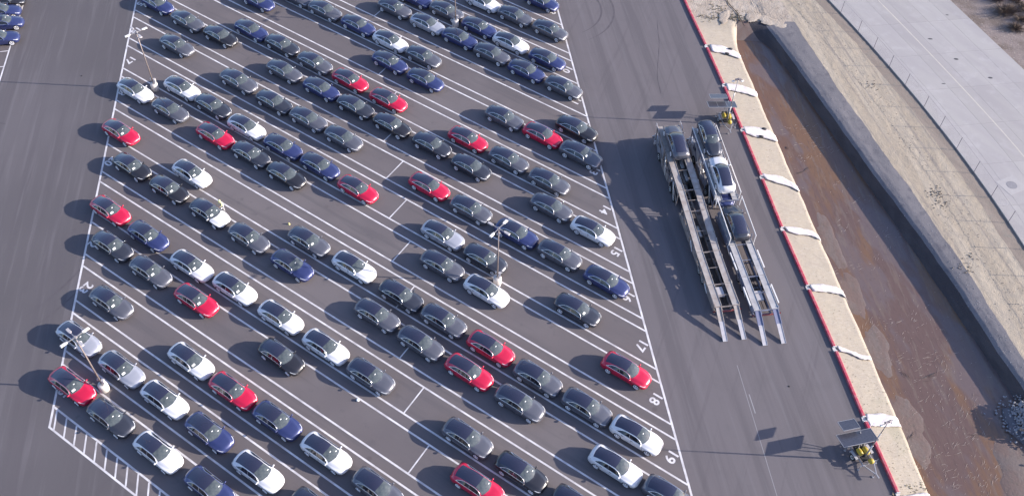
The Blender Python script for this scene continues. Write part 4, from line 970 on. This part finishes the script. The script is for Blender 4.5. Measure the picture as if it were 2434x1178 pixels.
# ------------------------------------------------------------------ person in a yellow vest
def person(loc, rz):
    root = empty('person', (*loc, .005), rz); tag(root, 'person in yellow high visibility top and pale trousers leaning beside the white bonneted car', 'person')
    J = {'pel': ((0, 0, .95), .15), 'ch': ((.06, 0, 1.25), .17), 'nk': ((.14, 0, 1.46), .065), 'hd': ((.18, 0, 1.58), .10), 'ht': ((.19, 0, 1.70), .085),
         'hl': ((0, .10, .88), .10), 'kl': ((.06, .13, .48), .07), 'al': ((-.03, .14, .09), .045), 'tl': ((.13, .15, .04), .04),
         'hr': ((0, -.10, .88), .10), 'kr': ((-.04, -.13, .48), .07), 'ar': ((-.16, -.14, .09), .045), 'tr': ((0, -.15, .04), .04),
         'sl': ((.08, .20, 1.38), .065), 'el': ((.22, .27, 1.16), .045), 'wl': ((.42, .22, 1.10), .032), 'fl': ((.50, .20, 1.08), .035),
         'sr': ((.08, -.20, 1.38), .065), 'er': ((.20, -.28, 1.14), .045), 'wr': ((.38, -.34, 1.02), .032), 'fr': ((.46, -.35, 1.0), .035)}
    names = list(J); ed = [('pel', 'ch'), ('ch', 'nk'), ('nk', 'hd'), ('hd', 'ht'), ('pel', 'hl'), ('hl', 'kl'), ('kl', 'al'), ('al', 'tl'), ('pel', 'hr'), ('hr', 'kr'), ('kr', 'ar'), ('ar', 'tr'), ('ch', 'sl'), ('sl', 'el'), ('el', 'wl'), ('wl', 'fl'), ('ch', 'sr'), ('sr', 'er'), ('er', 'wr'), ('wr', 'fr')]
    me = bpy.data.meshes.new('body'); me.from_pydata([J[n][0] for n in names], [(names.index(a), names.index(b)) for a, b in ed], [])
    skin = mat('skin', (.35, .20, .14), .6); pants = mat('pale_trousers', (.36, .36, .38), .8); vest = mat('hi_vis_yellow', (.62, .63, .34), .7); boots = mat('dark_boots', (.03, .028, .026), .7)
    for m in (skin, pants, vest, boots): me.materials.append(m)
    o = link('tmp', me); sk = o.modifiers.new('s', 'SKIN'); o.modifiers.new('u', 'SUBSURF').levels = 1
    for v, n in zip(me.skin_vertices[0].data, names): v.radius = (J[n][1], J[n][1]); v.use_root = (n == 'pel')
    bpy.context.view_layer.update()
    ev = bpy.data.meshes.new_from_object(o.evaluated_get(bpy.context.evaluated_depsgraph_get())); bpy.data.objects.remove(o)
    ev.name = 'body'; ev.materials.clear()
    for m in (skin, pants, vest, boots): ev.materials.append(m)
    for p_ in ev.polygons:
        c = p_.center; p_.use_smooth = True
        if c.z < .12: p_.material_index = 3
        elif c.z < 1.0 and abs(c.x) < .2 and abs(c.y) < .26: p_.material_index = 1
        elif c.z < 1.47 and c.x < .38: p_.material_index = 2
        else: p_.material_index = 0
    bo = link('body', ev, root)
    MB().lathe([(.135, 1.66), (.125, 1.70), (.11, 1.76), (.06, 1.80), (.01, 1.81)], c=(.19, 0, 0), n=14).build('hard_hat', vest, root, True)
    MB().box((.31, 0, 1.60), (.03, .05, .02)).build('face', skin, root)
person(PERSON, TH-R(100))
# small things on the asphalt
c = MB().lathe([(.13, 0), (.13, .02), (.09, .03), (.05, .22), (.02, .24)], n=12).build('traffic_marker', mat('yellow_plastic', (.55, .50, .20), .5), smooth=True, loc=(*CONE, .009))
tag(c, 'small yellow marker standing alone in empty lane above the blue car', 'marker')
c = MB().lathe([(.10, 0), (.15, .05), (.13, .16), (.04, .2)], n=9).build('crumpled_bag', M_paper, smooth=True, loc=(*LITTER, .009))
tag(c, 'small crumpled white bag lying on a lane line in the lower middle', 'litter')
q = MB().lathe([(.06, 0), (.09, .03), (.05, .08)], n=7).me('pebble', M_tyre)

# ------------------------------------------------------------------ loose cover: debris, weeds, stones, brush
V = []; F = []
def sliver(x, y, z, L, a, w=.03, lift=.012):
    d = Vector((math.cos(a), math.sin(a), 0)); n = Vector((-d.y, d.x, 0))*w; c = Vector((x, y, z)); i = len(V)
    mid = c + n*random.uniform(-.9, .9) + Vector((0, 0, lift))
    V.extend([c-d*L/2, mid-n*.5, mid+n*.5, c+d*L/2]); F.append((i, i+1, i+3)); F.append((i, i+3, i+2)); F.append((i+1, i+2, i)); F.append((i+1, i+3, i+2))
for i, (x, y) in enumerate(DEBRIS):
    n = 9 if y > 60 else 15
    base = random.choice((R(20), R(30), R(45), R(60)))
    for j in range(n):
        sx = random.gauss(0, 1.2); sy = random.gauss(0, .45)
        px, py = x + sx*math.cos(base)-sy*math.sin(base), y + sx*math.sin(base)+sy*math.cos(base)
        e = edges(py)
        if e[2][0] < px < e[3][0]: sliver(px, py, ZW+.02, random.uniform(.18, .75)*(1.6 if random.random() < .15 else 1), base+random.gauss(0, .18), random.uniform(.007, .018))
for j in range(330):
    y = random.uniform(31, 84) if j > 240 else random.uniform(31, 55); e = edges(y); x = random.uniform(e[2][0]+.1, e[3][0]-.6)
    sliver(x, y, ZW+.02, random.uniform(.08, .34), random.gauss(R(50), .6), random.uniform(.006, .015))
o = link('reed_debris', mesh('reed_debris', V, F, mat('bleached_reed', (.50, .43, .37), .7))); tag(o, 'scattered bleached reed stalks floating on the muddy pond', 'debris', kind='stuff')
V = []; F = []
for x, y, L, a in [(29.6, 76.5, 1.6, R(20)), (31.3, 73.2, 1.9, R(30)), (30.6, 77.2, .9, R(110)), (32.2, 73.8, 1.5, R(25)), (36.9, 47.6, 1.4, R(120)), (39.3, 47.6, 1.8, R(25)), (38.7, 47.2, 2.3, R(20)), (41.5, 41.5, 1.2, R(5)), (35.8, 41.2, 1.3, R(60)), (34.9, 38.6, 2.0, R(20)), (40.9, 35.6, 1.4, R(10))]:
    for k_ in range(3): sliver(x+random.gauss(0, .15), y+random.gauss(0, .12), ZW+.04, L*random.uniform(.5, 1), a+random.gauss(0, .15), .013, .03)
o = link('dark_twigs', mesh('dark_twigs', V, F, mat('wet_twig', (.06, .045, .035), .8))); tag(o, 'dark wet twigs lying across the muddy pond', 'debris', kind='stuff')
# weeds and clods on slope and verge
V = []; F = []
def tuft(x, y, z, s):
    for k_ in range(6):
        a = random.uniform(0, 2*PI); L = s*random.uniform(.6, 1.3); i = len(V)
        V.extend([(x+.4*s*math.cos(a+1.6), y+.4*s*math.sin(a+1.6), z), (x-.4*s*math.cos(a+1.6), y-.4*s*math.sin(a+1.6), z), (x+L*math.cos(a), y+L*math.sin(a), z+s*.8)]); F.append((i, i+1, i+2))
for j in range(520):
    y = 34+abs(random.gauss(0, 1))*12 if random.random() < .6 else random.uniform(33, 105)
    e = edges(y); x = random.uniform(e[0][0]+.1, e[1][0]+.1) if random.random() < .8 else random.gauss(e[1][0]+.3, .2)
    tuft(x, y, zat(x, y)+.01, random.uniform(.02, .055))
for (cx, cy, n, sp) in ((24.0, 99.2, 60, .8), (25.2, 101.0, 60, 1.0), (35.0, 35.5, 50, .9), (27.2, 99.4, 120, .8), (32.6, 34.3, 60, .5)):
    for j in range(n):
        x, y = random.gauss(cx, sp), random.gauss(cy, sp*.6); tuft(x, y, zat(x, y)+.01, random.uniform(.05, .14))
o = link('weeds', mesh('weeds', V, F, mat('olive_weeds', (.16, .145, .09), .8, noise=((.22, .18, .12), .8), scale=.8))); tag(o, 'sparse low weeds dotted over the straw covered slope', 'weeds', kind='stuff')
ico = bmesh.new(); bmesh.ops.create_icosphere(ico, subdivisions=1, radius=1); IV = [v.co.copy() for v in ico.verts]; IF = [tuple(v.index for v in f.verts) for f in ico.faces]; ico.free()
def stones(name, pts, m, label):
    V = []; F = []
    for x, y, z, s in pts:
        i = len(V); sc = Vector((random.uniform(.6, 1.2), random.uniform(.6, 1.2), random.uniform(.4, .9)))*s; rt = Matrix.Rotation(random.uniform(0, 6.3), 3, 'Z')
        V += [rt @ Vector((v.x*sc.x, v.y*sc.y, v.z*sc.z))*random.uniform(.85, 1.15) + Vector((x, y, z)) for v in IV]; F += [tuple(a+i for a in f) for f in IF]
    o = link(name, mesh(name, V, F, m)); return tag(o, label, 'stones', kind='stuff')
pts = []
for j in range(900):
    t = random.random(); cx, cy = 46.0+.2*t, 41.6+2.4*t; r = abs(random.gauss(0, .85)); a = random.uniform(0, 6.3)
    x, y = cx+r*math.cos(a), cy+r*math.sin(a); h = max(0, .85-.55*r)
    pts.append((x, y, -1.15+h+.5*smoothstep(44.8, 46.5, x), random.uniform(.05, .16)))
stones('rock_pile', pts, mat('blue_grey_rock', (.21, .215, .24), .8, noise=((.30, .30, .32), .9), scale=3.), 'heap of broken blue grey rock at the right end of the pond')
blob_sheet('rock_mound', 46.3, 42.7, 1.6, 2.2, R(0), -1.25, mat('dark_wet_rock', (.09, .09, .11), .8), seed=4, h=.55)
pts = []
for j in range(800):
    y = random.uniform(34, 100); e = edges(y); x = random.uniform(e[4][0], e[7][0]); pts.append((x, y, zat(x, y), random.uniform(.02, .06)))
stones('loose_gravel', pts, mat('loose_grey_gravel', (.26, .25, .26), .9), 'loose grey gravel stones along the far bank')
pts = []
for j in range(900):
    y = random.uniform(50, 112); e = edges(y); x = random.gauss((e[7][0]+e[8][0])/2, 1.2)
    if e[6][0] < x < e[9][0]: pts.append((x, y, zat(x, y)+.01, random.uniform(.015, .05)))
for cx, cy, n in ((47.0, 69.5, 60), (47.2, 68.0, 30), (47.3, 59.5, 26), (44.0, 87.0, 22), (48.0, 61.0, 20)):
    for j in range(n):
        x, y = random.gauss(cx-2.2, .5), random.gauss(cy, .4); pts.append((x, y, zat(x, y)+.02, random.uniform(.03, .09)))
stones('dirt_clods', pts, mat('dark_clods', (.16, .13, .10), .9), 'dark clods scattered on the pale dirt verge')
# far verge beyond the concrete road and its brush
V = []; F = []; ys2 = list(np.arange(60, 176, 3.))
for Y in ys2:
    x1 = road_x(Y, 1.0)+.02; V += [(x1, Y, .25), (x1+2.5, Y, .35), (x1+5, Y, .55), (x1+24, Y, 1.2)]
for i in range(len(ys2)-1):
    for j in range(3): F.append((i*4+j, i*4+j+1, i*4+j+5, i*4+j+4))
tag(link('far_verge', mesh('far_verge', V, F, ground_mat('reddish_dry_verge', (.25, .20, .18), [('noise', (3, 3, 3), 0, .4, .62, (.15, .115, .095), .85, 6), ('noise', (.3, .3, .3), 0, .58, .7, (.38, .33, .29), .7, 3)], bumps=((5., .7, .08),)), smooth=True)), kind='structure')
M_brush = mat('dry_brush', (.15, .105, .075), .85, noise=((.08, .055, .05), .9), scale=1.)
BRUSH += [[60.9, 106.6], [62.8, 102.6], [64.9, 100.9], [62.4, 99.0]]
for i, (x, y) in enumerate(BRUSH):
    V = []; F = []; q = random.Random(i+5); s = q.uniform(1.5, 2.1)
    for j in range(700):
        a = q.uniform(0, 6.3); el = math.acos(q.uniform(0, 1)); r = s*q.uniform(.4, 1.0)
        tip = Vector((r*math.sin(el)*math.cos(a), r*math.sin(el)*math.sin(a), r*math.cos(el)*.8)); b0 = tip*q.uniform(.1, .75)
        n = Vector((q.uniform(-1, 1), q.uniform(-1, 1), q.uniform(-1, 1))).normalized()*q.uniform(.015, .05); k_ = len(V)
        V.extend([b0-n, b0+n, tip]); F.append((k_, k_+1, k_+2))
    o = empty('dry_shrub', (x, y, .35)); link('foliage', mesh('foliage', V, F, M_brush), o); MB().tube([(0, 0, -.2), (.05, .02, .4)], [.06, .03], 6).build('stem', M_brush, o)
    tag(o, ['small brown leafless shrub nearest the concrete road in the top right corner', 'brown shrub lowest on the slope of the top right corner', 'dense brown shrub in the middle of the top right brush', 'brown shrub at the right picture edge below the others', 'brown shrub cut off by the top edge of the picture', 'rightmost brown shrub of the top right brush, cut by the frame',
              'brown shrub leftmost along the top edge of the corner brush', 'low brown shrub between the others in the corner brush', 'sprawling brown shrub on the right frame edge of the brush', 'stray brown shrub standing below the rest of the corner brush'][i], 'shrub', 'dry shrubs beyond the concrete road')
# pebbles and dropped bits on the asphalt, one thing each
for i, (x, y, lab) in enumerate([(25.3, 44.9, 'small dark scrap on the drive lane between the ramps and the nearer tower'), (-50.5, 82.5, 'small dark scrap on the open asphalt at the upper left')]):
    o = link('scrap', q if False else MB().lathe([(.06, 0), (.09, .02), (.04, .05)], n=7).me('scrap', M_tyre)); o.location = (x, y, .002); tag(o, lab, 'scrap')
